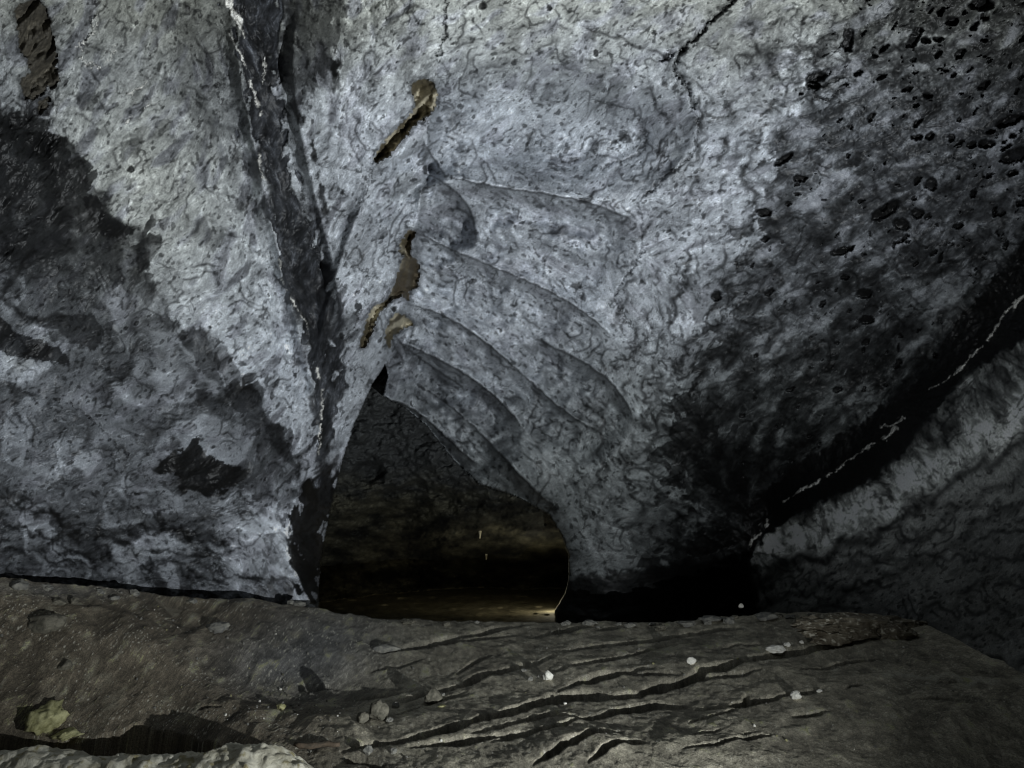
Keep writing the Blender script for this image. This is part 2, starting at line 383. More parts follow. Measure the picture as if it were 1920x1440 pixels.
dark([(130,270),(165,300),(170,350),(205,375),(215,405),(270,435),(282,545),(240,560),(190,500),(130,440),(90,330)], .7, 10, 1)
dark([(-300,1000),(-300,640),(0,650),(120,700),(250,720),(400,740),(470,800),(430,900),(300,930),(150,940),(0,960)], 1.15, 30, 1)
for p, v in [([(42,250),(70,242),(112,255),(135,290),(132,320),(105,335),(85,318),(60,282)], .28),
             ([(155,370),(180,365),(200,400),(255,430),(225,452),(190,442),(165,405)], .12),
             ([(-60,590),(0,598),(50,632),(112,650),(132,682),(60,676),(0,655),(-60,650)], .16),
             ([(80,612),(120,590),(172,588),(195,622),(180,660),(140,642),(100,640)], .35),
             ([(190,610),(210,600),(225,640),(215,650)], .5), ([(100,495),(140,498),(142,512),(108,508)], .5), ([(105,540),(140,540),(148,558),(112,560)], .5),
             ([(250,480),(275,470),(282,500),(262,512)], .4), ([(420,735),(470,720),(488,745),(475,770),(450,775),(430,755)], .45),
             ([(375,430),(425,425),(422,455),(395,475)], .6), ([(365,420),(390,400),(395,430)], .6), ([(290,228),(318,222),(325,240),(300,262)], .55),
             ([(225,270),(270,250),(262,290),(230,305)], .55), ([(140,175),(190,170),(175,210),(145,205)], .55),
             ([(395,640),(425,650),(470,735),(440,740),(405,690)], .45), ([(490,770),(530,800),(558,880),(530,860),(500,810)], .5)]:
    dark(p, v, 2.5, .5)
dark([(288,880),(330,850),(368,818),(380,850),(412,868),(470,885),(450,912),(380,928),(325,918),(345,893),(300,888)], .07, 2.5, .5, streak=3.5)
dark([(390,720),(430,760),(520,800),(560,900),(545,960),(470,960),(430,920),(380,850)], .62, 12, 1, streak=12)
d_, s_, t_ = pdist([(62,470),(20,520),(8,555),(40,590),(78,606),(112,594)], XW, YW, 40); V *= 1 - .75 * np.exp(-(d_ / 7) ** 2)
for l in [[(60,960),(140,985),(230,1000),(300,985),(370,1010),(440,1015)], [(180,1010),(260,1030),(340,1040),(420,1060)], [(0,925),(60,945),(110,985),(90,1020)], [(280,960),(330,1000),(400,1000),(450,1030)], [(120,1030),(220,1050),(330,1068),(430,1078),(500,1090)], [(0,975),(70,1000),(160,1012)], [(0,1030),(90,1045),(180,1062)]]:
    d_, s_, t_ = pdist(l, X + 2 * wx, Y + 2.2 * wy, 50); V *= 1 - .8 * np.exp(-(d_ / 5.5) ** 2) * sstep(-.8, .1, fbm(X / 40, Y / 40, 71, 2))
# grey smear at the top and the bedding seam
dark([(320,20),(440,-60),(475,250),(470,265),(380,240),(340,200),(330,120)], .62, 14, 1.4)
dark([(350,200),(400,230),(440,260),(470,380),(450,370),(400,300)], .75, 10, 1)
m_seam = dark([(432,-300),(432,0),(452,150),(470,260),(500,370),(520,450),(528,530),(552,600),(580,660),(592,740),(590,860),(600,900),(625,830),(642,720),(634,620),(618,520),(586,430),(545,330),(534,240),(524,120),(530,0),(528,-300)], .16, 4, .7, streak=8)
dark([(515,-300),(515,0),(512,120),(545,200),(580,180),(620,150),(640,60),(640,-300)], .36, 9, 1, streak=15)
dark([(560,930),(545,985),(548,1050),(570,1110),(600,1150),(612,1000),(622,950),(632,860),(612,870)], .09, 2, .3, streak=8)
for a, b, c in [(590,290,9),(586,268,5),(602,360,10),(608,392,11),(597,330,5),(560,80,7),(628,130,9),(536,60,6),(575,120,6),(643,360,4)]:
    dark([(a-c*.5,b-c*1.8),(a+c*.6,b-c*1.2),(a+c*.4,b+c*1.8),(a-c*.6,b+c)], .15, 2, .2)
dark([(600,440),(640,560),(660,600),(640,700),(625,640),(612,540)], .42, 8, 1, streak=12)
dark([(640,400),(672,380),(700,440),(690,520),(660,500)], .75, 12, 1, streak=14)
dark([(770,40),(800,60),(790,110),(760,160),(740,190),(750,120)], .62, 8, 1, streak=8)
# blue-grey lichen-like blotches of the vault
for x, y, r, v in [(862,220,26,.5),(860,280,18,.55),(700,150,26,.6),(690,190,18,.6),(1110,66,20,.45),(1030,180,26,.55),(1160,150,22,.65),(1070,130,30,.7),(950,130,34,.75),(1440,95,30,.5),(1510,95,26,.6),(1238,285,13,.35),(1115,268,12,.5),(1165,255,9,.4),(1178,262,8,.4),(1112,283,9,.4),(1360,265,11,.45),(850,395,14,.6),(1080,535,9,.4),(830,500,20,.7),(1000,655,18,.7),(1060,580,18,.7),(705,255,20,.75)]:
    rr = np.hypot((X - x) + 1.3 * wsx, (Y - y) + 1.3 * wsy)
    m = sstep(r, r * .35, rr + 9 * fbm(X / 11, Y / 11, 90 + int(x) % 7, 3, .7) + 6 * L2 * .5)
    V *= 1 + (v - 1) * m
# right: dark mottled beds with pits
rw = sstep(-4, 4, poly_sd([(1402,1150),(1405,1050),(1432,1005),(1520,950),(1640,900),(1730,800),(1770,745),(1840,680),(1920,640),(2400,300),(2400,1400),(1402,1400)], X + wx, Y + wy, 60))
RB = [(1640,-300),(1600,0),(1585,60),(1560,110),(1512,150),(1500,200),(1440,232),(1432,300),(1420,345),(1440,385),(1420,450),(1352,520),(1335,600),(1302,680),(1292,750),(1262,800),(1240,860),(1290,960),(1360,1040),(1400,1120),(2400,1120),(2400,-300)]
rsd = poly_sd(RB, X + 2 * wx + wsx, Y + 2 * wy + wsy, 200)
ca_, sa_ = math.cos(-.33), math.sin(-.33)
ec, tc_ = worley(((X + 1.5 * smx) * ca_ + (Y + 1.5 * smy) * sa_) / 88, (-(X + 1.5 * smx) * sa_ + (Y + 1.5 * smy) * ca_) / 30, 702)
rsd = rsd + 120 * (tc_ - .5) * sstep(.02, .14, ec) * np.exp(-(np.clip(rsd, -190, 190) / 75) ** 2) + 8 * sstep(.12, .02, ec) * np.exp(-(np.clip(rsd, -190, 190) / 60) ** 2)
m_r = sstep(-3, 4, rsd + 10 * L3 + 5 * L2 + 16 * fbm(X / 40, Y / 26, 46, 4, .6)) * (1 - rw)
deepb = 0
deep = sstep(0, 200, rsd)
V *= 1 - (.46 + .20 * deep) * m_r
m_r2 = sstep(.05, .5, fbm(X / 80, Y / 50, 44, 4, .6) + .35 * L3) * m_r
V *= (1 + .5 * m_r2) * (1 - .36 * m_r)
mot = .42 * L3 + .30 * L2 + .55 * fbm(X / 26, Y / 18, 47, 5, .68)
V *= np.exp(.55 * mot * m_r)
str_ = sstep(.2, 1.0, fbm((X + Y) / 60, (X - Y) / 420, 48, 3) + .3 * L3)        # broad pale streaks running down to the corner
V *= 1 + .28 * str_ * m_r
V *= 1 - .30 * sstep(.1, .6, fbm(X / 50, Y / 40, 45, 4, .6)) * m_r
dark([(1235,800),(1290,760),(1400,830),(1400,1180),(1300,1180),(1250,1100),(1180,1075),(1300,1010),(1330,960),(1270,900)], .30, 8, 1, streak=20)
dark([(1040,1085),(1180,1072),(1300,1050),(1420,1060),(1420,1400),(1040,1400)], .16, 12, 1)  # shadow of the floor crest painted on the vault foot
dark([(1150,960),(1270,955),(1360,1000),(1330,1075),(1200,1060),(1180,1010)], .62, 20, 1, streak=10)
BAND = [(2400,80),(1920,450),(1860,525),(1800,590),(1740,690),(1660,760),(1560,830),(1450,900),(1395,960),(1385,1140),(1402,1150),(1405,1050),(1432,1005),(1520,950),(1640,900),(1730,800),(1770,745),(1840,680),(1920,640),(2400,300)]
m_band = dark(BAND, .05, 5, .8, streak=3)
V *= 1 + .45 * rw * (1 - m_band)
C = mix(C, np.array([.40, .41, .39]), rw[..., None])
# folded bands on the right-hand wall, parallel to the black bed
d_, s_, t_ = pdist([(1400,1040),(1520,985),(1640,935),(1740,870),(1800,830),(1880,790),(1960,700),(2200,560)], X + .8 * wx, Y + .8 * wy + 10 * np.sin(X / 19.0 + 3 * fbm(X / 90, Y / 90, 51, 2)), 500)
u = d_ * s_
u = u + 7 * fbm(X / 70, Y / 50, 52, 2)
V *= np.where(rw > .5, .95 + 2.4 * np.exp(-((u - 12) / 25) ** 2) + .3 * np.exp(-((u - 70) / 10) ** 2) - .80 * np.exp(-((u - 60) / 15) ** 2) - .45 * np.exp(-((u - 105) / 9) ** 2) - .4 * np.exp(-((u - 150) / 12) ** 2) - .42 * sstep(70, 230, u), 1)
V *= np.where((rw > .5) & (u < 38), np.exp(.22 * L2 + .12 * L1 + .25 * L3), 1)

def agate(mask, sc, k, seed, amt, hard=.18):
    """mineral bands: a stepped tone that follows the level lines of a warped field"""
    global V
    q = k * fbm((X + 1.5 * smx) / sc, (Y + 1.5 * smy) / (sc * .8), seed, 3, .4) + .05 * L3
    b = gn(q, q * 0 + .37, seed + 5) * 2.2
    t = np.floor(q * 2); fr = q * 2 - t
    lv = lambda a: (hsh(a.astype(int), a.astype(int) * 0, seed + 9) / 4294967296.0) * 2 - 1
    st = lv(t) + (lv(t + 1) - lv(t)) * sstep(.5 - hard, .5 + hard, fr)
    V = V * np.exp(amt * mask * (st * .75 + b * .35))
agate(m_lowleft, 190, 3.2, 501, .75); agate(m_lowleft, 70, 2.0, 502, .25)
agate(sstep(-170, -60, rsd) * (1 - rw) * (1 - .4 * m_r), 150, 3.0, 503, .34); agate(m_r, 110, 2.6, 504, .18)
agate((1 - m_lowleft) * (1 - m_r) * (1 - rw), 120, 2.0, 506, .13)
V *= 1 - .30 * blob(120, 40, 330, 170, 0, 1) - .15 * blob(1900, 0, 300, 200, 0, 1)  # beam vignette painted in: darker top corners
def scales(mask, deg, lx, ly, seed, grout, tonea, gw=.16, wp=1.0):
    """pale scale-like patches parted by dark grout, stretched along deg"""
    global V
    a = math.radians(deg); xx = X + wp * 1.5 * smx; yy = Y + wp * 1.5 * smy
    e, t = worley((xx * math.cos(a) + yy * math.sin(a)) / lx, (-xx * math.sin(a) + yy * math.cos(a)) / ly, seed)
    g_ = sstep(gw * 1.6, gw * .3, e + .08 * L1 * .5) * mask
    V = V * (1 - grout * g_) * (1 + tonea * (t - .5) * mask)
trans = np.exp(-((np.clip(rsd, -190, 190) + 10) / 85) ** 2) * (1 - rw)
scales(trans * sstep(-.5, .4, fbm(X / 80, Y / 80, 601, 2)), -14, 84, 34, 602, .60, .5, .20)
scales(trans * sstep(.1, .6, fbm(X / 80, Y / 80, 608, 2)), -24, 44, 20, 615, .5, .4, .2)
scales(m_r * (.45 + .4 * sstep(-.3, .6, fbm(X / 90, Y / 90, 603, 2))), -34, 46, 19, 604, .5, .8, .2)
scales(m_lowleft * sstep(430, 620, Y) * sstep(-.5, .5, fbm(X / 90, Y / 90, 605, 2)), 20, 150, 84, 606, .58, .5, .10, 1.8)
scales(m_lowleft * sstep(900, 960, Y), 0, 86, 40, 607, .42, .35, .14)
scales((1 - m_lowleft) * (1 - m_r) * (X < 640) * sstep(.0, .6, fbm(X / 60, Y / 60, 609, 2)), -44, 62, 22, 610, .28, .3, .14)
scales((1 - m_r) * (X > 1000) * (Y < 700) * sstep(.1, .6, fbm(X / 60, Y / 60, 611, 2)), -35, 60, 26, 612, .28, .2, .15)
scales(rw * (1 - m_band) * sstep(46, 30, u), 62, 60, 20, 613, .4, .4, .2)
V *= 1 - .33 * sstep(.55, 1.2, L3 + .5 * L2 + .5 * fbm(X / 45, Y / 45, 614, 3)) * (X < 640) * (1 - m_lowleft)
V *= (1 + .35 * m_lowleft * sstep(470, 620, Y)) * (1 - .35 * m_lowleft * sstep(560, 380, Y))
scales((1 - m_r) * (X > 640) * (X < 1250) * sstep(.15, .55, fbm(X / 70, Y / 70, 621, 2)), 18, 50, 26, 622, .25, .2, .12, 1.4)
# rings round the dome and drapes along the folds
dm = np.hypot((X - 1030 + 1.5 * smx) / 1.55, (Y - 240 + 1.5 * smy) * 1.0) / 60 + .14 * fbm(X / 50, Y / 50, 631, 2)
V *= 1 - .65 * isol(dm, 1.1, 3.2, 0) * sstep(70, 100, dm * 60) * sstep(240, 200, dm * 60) * sstep(-.2, .4, fbm(X / 60, Y / 60, 632, 2)) * (X > 850)
V *= 1 - .30 * sstep(.35, .9, fbm(X / 30, Y / 22, 633, 4, .62) + .35 * fbm(X / 120, Y / 120, 634, 2)) * (1 - m_r) * (1 - m_lowleft)
# slate smears stretched along the flow
sm = .75 * L3 + .35 * L2 + .9 * fbm(X / 70, Y / 70, 511, 4, .6)
V *= 1 - .34 * sstep(1.0, 1.45, sm) * (1 - m_r)
V *= 1 + .22 * sstep(.9, 1.6, -sm)
V *= 1 + .35 * blob(500, 1000, 75, 110, 0, 1) * (X < 560) + .22 * blob(480, 620, 130, 220, 0, 1) * (1 - m_lowleft) * (1 - m_seam)  # first term paints lamplight on the wall beside the nose
# wandering thin dark lines (stylolites) following the beds
iso = fbm((X + 2 * smx) / 150, (Y + 2 * smy) / 150, 81, 2, .5)
ln = isol(iso, 3.5, 2.2, 0) * sstep(-.3, .5, fbm(X / 70, Y / 70, 82, 3))
V *= 1 - .62 * ln
rr2 = np.clip(poly_sd(RB, X + 2 * smx, Y + 2 * smy, 200), -190, 190) / 60 + .25 * fbm((X + smx) / 34, (Y + smy) / 34, 83, 2, .6)
ln2 = isol(rr2, 1.25, 4.6, 0) * sstep(-190, -150, rsd) * (1 - m_r) * sstep(-.5, .3, fbm(X / 60, Y / 60, 84, 2))
V *= 1 - .66 * ln2
cell = fbm(X / 34 + .03 * wx, Y / 34 + .03 * wy, 85, 4, .6)
V *= 1 - .12 * isol(cell, 1.0, 1.3, 0) * sstep(-.1, .7, fbm(X / 90, Y / 90, 86, 3))
V *= 1 - .30 * sstep(1.15, 1.7, L2 + .4 * L1) - .12 * sstep(.8, 1.6, -L2 + fbm(X / 25, Y / 25, 87, 3))
net = fbm((X + 2.2 * wx) / 60, (Y + 2.2 * wy) / 60, 88, 5, .62)
def lines(sc, k, wpx, strength, seed, lo, hi, warp=2.2):
    global V
    f = fbm((X + 1.6 * smx) / sc, (Y + 1.6 * smy) / sc, seed, 2, .5)
    V = V * (1 - (1 - .5 * m_r) * strength * isol(f, k, wpx, 0) * sstep(lo, hi, fbm(X / 60, Y / 60, seed + 1, 3)))
lines(130, 1.8, 1.3, .45, 288, .1, .7)
# short dark dashes and flecks that lie along the grain, in clusters
dash = lic(TH, blur(rng.standard_normal((NY, NX)).astype(np.float32), 1), 3)
clus = fbm(X / 45, Y / 45, 701, 3, .6)
V *= 1 - .60 * sstep(1.15, 1.7, dash + .75 * clus) * (1 - .5 * m_r)
V *= 1 - .45 * sstep(1.3, 2.0, L1 + .9 * fbm(X / 70, Y / 70, 703, 3)) * (1 - .5 * m_r)
V *= 1 + .30 * sstep(1.4, 2.2, -dash + .6 * clus)
V *= np.exp(.075 * rng.standard_normal(V.shape))
lace = fbm((X + 1.6 * smx) / 42, (Y + 1.6 * smy) / 30, 705, 3, .55)
V *= 1 + .9 * isol(lace, 1.3, 2.0, 0) * m_r * sstep(-.2, .5, fbm(X / 60, Y / 60, 706, 3))
bl = fbm((X + wsx) / 17, (Y + wsy) / 13, 391, 4, .62)
V *= 1 - .50 * sstep(.85, 1.10, bl + .5 * fbm(X / 110, Y / 110, 392, 3) + .15 * L2)
sp1 = fbm((X * np.cos(.6) - Y * np.sin(.6)) / 7, (X * np.sin(.6) + Y * np.cos(.6)) / 13, 91, 3, .6)
V *= 1 - .55 * sstep(.85, 1.15, sp1 + .55 * fbm(X / 80, Y / 80, 92, 3))
V *= 1 + .18 * sstep(1.0, 1.6, fbm(X / 6, Y / 6, 93, 2) + .4 * L1)
# mineral flecks (thin pale scratches)
lw = lic(TH + .5 * gn(X / 30, Y / 30, 3), (rng.random((NY, NX)) > .9975).astype(np.float32), 7)
V *= 1 + .35 * np.clip(lw - 2.2, 0, 2.5) * (.25 + .6 * m_r + .6 * m_lowleft)

# cracks
PIT = np.zeros_like(V)
def crack(line, wpx, depth, alb=.35, jag=1.0):
    global V, PIT
    d, s, t = pdist(line, X + jag * (wsx * 1.6 + .3 * wx), Y + jag * (wsy * 1.6 + .3 * wy), 30)
    wl = wpx * (.6 + .5 * np.abs(gn(X / 18, Y / 18, 7)) * 2)
    e = np.exp(-(d / wl) ** 2); V = V * (1 - (1 - alb) * e); PIT = PIT + depth * e
for l, w_, dp in [([(1385,-10),(1330,40),(1300,80),(1268,97),(1240,110)],4.4,.07), ([(1275,92),(1265,130),(1288,165),(1305,205)],4.6,.07), ([(1305,215),(1310,260),(1298,290),(1250,330),(1192,380),(1200,400)],2.6,.03),
    ([(835,-60),(833,60),(825,103)],3.0,.05), ([(1205,400),(1205,470),(1150,558),(1190,618),(1196,655),(1148,697)],3.0,.04), ([(803,215),(806,268)],1.8,.02),
    ([(1120,190),(1190,208),(1215,258),(1192,292),(1130,314)],4.0,.02), ([(135,755),(180,795),(212,826),(240,856)],1.8,.03), ([(262,880),(330,960),(370,1010),(415,1078)],1.2,.015),
    ([(1100,780),(1148,840),(1130,880),(1080,900)],1.6,.015), ([(820,480),(870,520),(930,530)],1.4,.012), ([(640,480),(720,530),(780,500)],1.0,.006),
    ([(1195,860),(1100,915),(1090,970),(1112,1000),(1085,1030)],1.5,.012), ([(690,560),(650,640),(640,700)],1.6,.03), ([(560,320),(575,420),(600,500)],1.6,.03), ([(700,300),(680,380),(640,450)],1.5,.015),
    ([(820,110),(845,140),(840,180),(825,200)],1.5,.02)]:
    crack(l, w_, dp)
# arch-lip shadow lines are folds; a thin shade line is painted along each
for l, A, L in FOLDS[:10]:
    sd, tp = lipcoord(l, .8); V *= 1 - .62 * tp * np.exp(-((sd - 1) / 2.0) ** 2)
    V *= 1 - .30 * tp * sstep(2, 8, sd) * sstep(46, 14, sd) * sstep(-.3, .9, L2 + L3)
# scattered pits
rs = random.Random(12)
def pit(x, y, a, b, ang, depth, alb):
    m = (np.abs(X - x) < a * 2.2) & (np.abs(Y - y) < a * 2.2)
    if not m.any(): return
    xx = X[m] - x + .8 * wsx[m]; yy = Y[m] - y + .8 * wsy[m]; c, s = math.cos(ang), math.sin(ang)
    r = np.hypot((xx * c + yy * s) / a, (-xx * s + yy * c) / b)
    k = sstep(1.15, .8, r); V[m] *= (1 + (alb - 1) * k) * (1 + .35 * np.exp(-((r - 1.3) / .2) ** 2)); PIT[m] += depth * k  # brighter ring paints a lit rim round the pit
def thv(x, y):
    return TH[min(max(int((y - gy[0]) / DX), 0), NY - 1), min(max(int((x - gx[0]) / DX), 0), NX - 1)]
n = 0
while n < 380:
    x = rs.uniform(1380, 1950); y = rs.uniform(-20, 900)
    i = int((y - gy[0]) / DX); j = int((x - gx[0]) / DX)
    if m_r[i, j] < .8 or m_band[i, j] > .3 or rw[i, j] > .3: continue
    if rs.random() > .25 + .75 * (x - 1380) / 400: continue
    a = rs.choice([2, 2, 2.5, 2.5, 3, 3, 4, 5, 6, 9]); pit(x, y, a * rs.uniform(.9, 1.3), a * rs.uniform(.4, .75), thv(x, y) + rs.uniform(-.5, .5), .03 + a * .004, .12); n += 1
for x, y, a, b, g in [(1590,75,10,26,.1),(1715,70,9,30,.5),(1735,75,9,8,0),(1840,8,24,12,0),(1530,145,20,10,-.2),(1525,160,14,8,.2),(1785,40,12,9,0),(1470,298,22,7,-.6),(1432,398,15,8,0),(1500,335,14,7,-.2),(1720,257,11,7,0),(1343,555,10,11,0),(1660,395,32,12,-.6),(1690,420,16,11,.3),(1580,470,22,7,-.3),(1620,550,16,9,0),(1905,290,30,14,-.3),(1850,270,16,9,0),(1745,345,12,12,0),(1720,400,12,9,.3),(1895,225,30,9,-.3),(1845,160,14,6,-.5),(1625,600,14,9,0),(1585,520,9,5,0),(1800,100,12,6,-.8)]:
    pit(x, y, a, b, g, .07, .08)
for _ in range(170):
    x = rs.uniform(100, 1350); y = rs.uniform(0, 1000)
    a = rs.choice([1.6, 2, 2.5, 3, 4]); pit(x, y, a * 1.6, a * .9, thv(x, y), .008, .35)
for x, y, a in [(255,605,5),(1190,165,3),(553,702,5),(393,612,4),(245,316,6),(405,160,4),(672,575,7),(640,630,6),(1227,62,5),(1118,100,6),(1030,15,6),(905,10,8)]:
    pit(x, y, a, a, 0, .02, .2)
# white calcite veins
VEIN = np.zeros_like(V)
def vein(line, w0, jag=1.0, gap=None):
    global VEIN
    d, s, t = pdist(line, X + jag * wsx + .2 * wx, Y + jag * wsy + .2 * wy, 40)
    wl = w0 * (.5 + np.clip(.6 + gn(X / 22, Y / 22, 19) * 1.6, 0, 1.6)) * (1 - .6 * t)
    VEIN = np.maximum(VEIN, sstep(wl + 1.0, wl - 1.2, d) * (1 if gap is None else sstep(gap, gap + .2, gn(X / 16, Y / 16, 23))))
vein([(428,-40),(430,5),(440,30),(452,50),(460,68)], 7, 1.0); vein([(430,62),(440,85),(455,110),(462,130)], 1.4)
vein([(470,150),(478,180),(488,212)], 4.0, 1, -.4); vein([(485,290),(490,315),(497,338)], 2.6); vein([(495,110),(496,140),(490,160)], .9)
vein([(519,470),(530,530),(545,560),(562,585),(575,605),(582,625)], 1.3, 1, -.3); vein([(595,690),(604,740),(602,800),(598,850)], 1.6, 1, -.5)
vein([(1990,500),(1920,555),(1885,585),(1850,640),(1800,690),(1775,712),(1745,728),(1722,750)], 2.2, .9, -.25); vein([(1692,785),(1680,800),(1665,818),(1642,832)], 3.0, 1.4, -.2); vein([(1650,800),(1672,797),(1692,787)], 1.3)
vein([(1640,832),(1600,856),(1560,888),(1530,905),(1500,920),(1470,940)], 2.2, .8, -.3); vein([(1440,975),(1432,985),(1424,1000),(1406,1015),(1402,1030)], 3.5, 1.6, -.1)
vein([(180,30),(175,60),(150,90),(160,120),(190,125),(210,105),(215,80)], 1.2, 2.2, -.6); vein([(240,180),(280,150)], 1.6, 1.5, -.3); vein([(225,235),(270,205),(300,180)], 1.6, 2, -.2)

V *= 1 - .28 * sstep(1120, 1430, X + 30 * big) * (1 - m_r) * (1 - rw)
pn = fbm((X * .85 - Y * .52) / 8, (X * .52 + Y * .85) / 15, 721, 4, .62); pn2 = fbm((X * .9 + Y * .43 + smx) / 30, (-X * .43 + Y * .9 + smy) / 13, 722, 3, .6)
V *= 1 - .62 * m_r * sstep(.55, .85, pn2 + .45 * pn) - .4 * (1 - m_r) * sstep(1.0, 1.3, pn + .5 * pn2)
V = .98 * V ** 1.34
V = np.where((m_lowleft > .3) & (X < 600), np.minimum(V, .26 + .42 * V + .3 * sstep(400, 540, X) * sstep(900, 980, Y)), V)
V = np.where(m_r > .3, np.minimum(V, .42 + .18 * V), V)
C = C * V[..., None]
C = mix(C, SLATE * np.exp(.5 * L2 + .4 * L1 + .30 * L3)[..., None] * .36, (m_seam * .95)[..., None])
C = mix(C, np.array([.78, .77, .72]) * (1 + .12 * L1[..., None]), np.clip(VEIN * (.55 + .45 * sstep(-.5, .5, L1)), 0, 1)[..., None])
# nose edge painted brighter, as the side facing the lamp
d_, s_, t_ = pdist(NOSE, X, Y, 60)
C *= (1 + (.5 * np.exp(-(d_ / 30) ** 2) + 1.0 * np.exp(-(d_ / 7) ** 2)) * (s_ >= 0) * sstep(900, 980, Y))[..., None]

# fine relief
H = blur(H, 2)
ruf = sstep(-.5, .9, fbm(X / 160, Y / 160, 25, 3))
RWF = 1 - .75 * rw
H += PIT + RWF * (.008 * L3 + (.002 + .006 * ruf) * L2 + (.001 + .0025 * ruf) * L1 + .05 * fbm(X / 120, Y / 120, 21, 3) + (.006 + .016 * ruf) * fbm(X / 40, Y / 40, 22, 4, .6))
H += .010 * m_r * fbm(X / 12, Y / 12, 24, 3) - .02 * VEIN + .015 * m_r * (1 - m_r2) + .02 * m_seam
D = D + H

# ---- ochre hollows broken through the limestone skin
HOLLOWS = [
 ('ochre clay hollow shaped like a club, high on the vault above the folds', 'v', [(775,158),(785,150),(800,152),(812,158),(818,175),(815,200),(806,208),(790,222),(778,228),(765,245),(752,262),(735,280),(722,296),(708,303),(704,296),(712,280),(728,262),(745,245),(760,225),(774,212),(782,198),(778,180)]),
 ('dark brown jagged hollow with a pale tongue of clay above the arch', 'v', [(768,438),(776,436),(768,456),(766,480),(776,486),(782,505),(784,525),(778,540),(766,546),(762,562),(756,552),(742,556),(730,560),(738,540),(744,520),(752,505),(760,482),(750,470),(752,455)]),
 ('narrow slanting ochre slit down the rock rib left of the folds', 'v', [(728,560),(722,572),(706,590),(698,612),(690,630),(682,648),(676,650),(682,625),(690,600),(704,578)]),
 ('small triangular ochre hollow just above the peak of the arch', 'v', [(742,588),(756,592),(768,604),(770,610),(756,612),(748,622),(736,628),(730,640),(727,650),(724,640),(726,618),(734,602)]),
 ('tall dark brown scar at the top left of the left wall', 'l', [(30,22),(45,5),(70,2),(85,20),(95,60),(102,100),(108,150),(100,164),(88,158),(80,172),(62,186),(48,182),(40,150),(60,135),(56,110),(40,95),(35,60)]),
 ('small brown fleck below the tall scar on the left wall', 'l', [(72,204),(80,192),(94,186),(88,200),(76,210)]),
]
HM = np.zeros((NY, NX), int)
for k, (lab, side, poly) in enumerate(HOLLOWS):
    sd = poly_sd(poly, X + .45 * wsx + .5 * smx, Y + .45 * wsy + .5 * smy, 60) + 3.0 + 3 * gn(X / 7, Y / 7, 55)
    m = sstep(-.8, 1.5, sd); HM[sd > 0] = k + 1
    dep = (.10 + .16 * sstep(0, 12, sd)) if side == 'v' else .035
    D = D + m * (dep + .03 * L2 * .5)
    if side == 'v': cc = mix(np.array([.09, .075, .045]), np.array([.50, .455, .34]), (sstep(-.4, 1.1, L2 + .4 * L3))[..., None])
    else: cc = np.array([.058, .052, .04]) * np.exp(.25 * L1 + .2 * L2)[..., None]
    if k == 1: cc = mix(cc, np.array([.07, .055, .035]), sstep(742, 758, X - (Y - 500) * -.25)[..., None] * .9)
    C = mix(C, cc, m[..., None])
    ring = np.exp(-((sd + 3) / 3.0) ** 2); C = C * (1 - .55 * ring)[..., None]

# ---- passage colouring and joining
g1 = fbm(X / 60, Y / 26, 41, 5, .6); g2 = fbm(X / 24, Y / 12, 42, 4, .6)
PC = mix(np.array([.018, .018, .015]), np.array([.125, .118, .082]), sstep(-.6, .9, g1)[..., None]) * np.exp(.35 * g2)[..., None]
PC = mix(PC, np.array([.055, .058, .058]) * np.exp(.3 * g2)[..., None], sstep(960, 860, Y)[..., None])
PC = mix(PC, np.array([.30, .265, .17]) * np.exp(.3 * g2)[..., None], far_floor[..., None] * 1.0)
ash = sstep(-.9, .9, asd)
Dall = D * (1 - ash) + DPP * ash
D_EDGE = .30 * np.exp(-np.clip(-asd, 0, 99) / 16) * (asd <= 0) * sstep(700, 800, X)
Dall = Dall + D_EDGE
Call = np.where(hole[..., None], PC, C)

P = at(X, Y, Dall)
fm = lambda a: a[:-1, :-1]
cx = .25 * (X[:-1, :-1] + X[1:, 1:] + X[:-1, 1:] + X[1:, :-1]); cy = .25 * (Y[:-1, :-1] + Y[1:, 1:] + Y[:-1, 1:] + Y[1:, :-1])
hole_f = fm(hole)
seam_x = np.interp(cy, [-300,0,150,280,400,540,640,760,900,1000,1130,1400], [435,435,455,478,505,532,568,588,575,540,585,600])
left_f = (cx < seam_x) & ~hole_f
band_y = np.interp(cx, [1390,1400,1470,1560,1640,1722,1800,1850,1920,2300], [1400,1080,945,885,835,750,690,640,555,300])
right_f = (cx > 1390) & (cy > band_y) & ~hole_f
vault_f = ~left_f & ~right_f & ~hole_f
hm_f = fm(HM) * (~hole_f)
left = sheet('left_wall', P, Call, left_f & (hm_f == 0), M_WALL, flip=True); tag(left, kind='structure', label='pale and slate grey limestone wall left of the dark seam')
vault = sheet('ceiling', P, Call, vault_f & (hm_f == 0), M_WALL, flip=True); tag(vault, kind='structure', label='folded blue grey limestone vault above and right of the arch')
right = sheet('right_wall', P, Call, right_f & (hm_f == 0), M_WALL, flip=True); tag(right, kind='structure', label='dim banded rock wall below the black bed at the right')
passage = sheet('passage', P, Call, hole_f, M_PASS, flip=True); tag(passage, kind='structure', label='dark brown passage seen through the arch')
for k, (lab, side, poly) in enumerate(HOLLOWS):
    m = hm_f == k + 1
    if m.any():
        o = sheet('hollow', P, Call, m, M_HOLLOW, parent=vault if side == 'v' else left, flip=True); o['label'] = lab

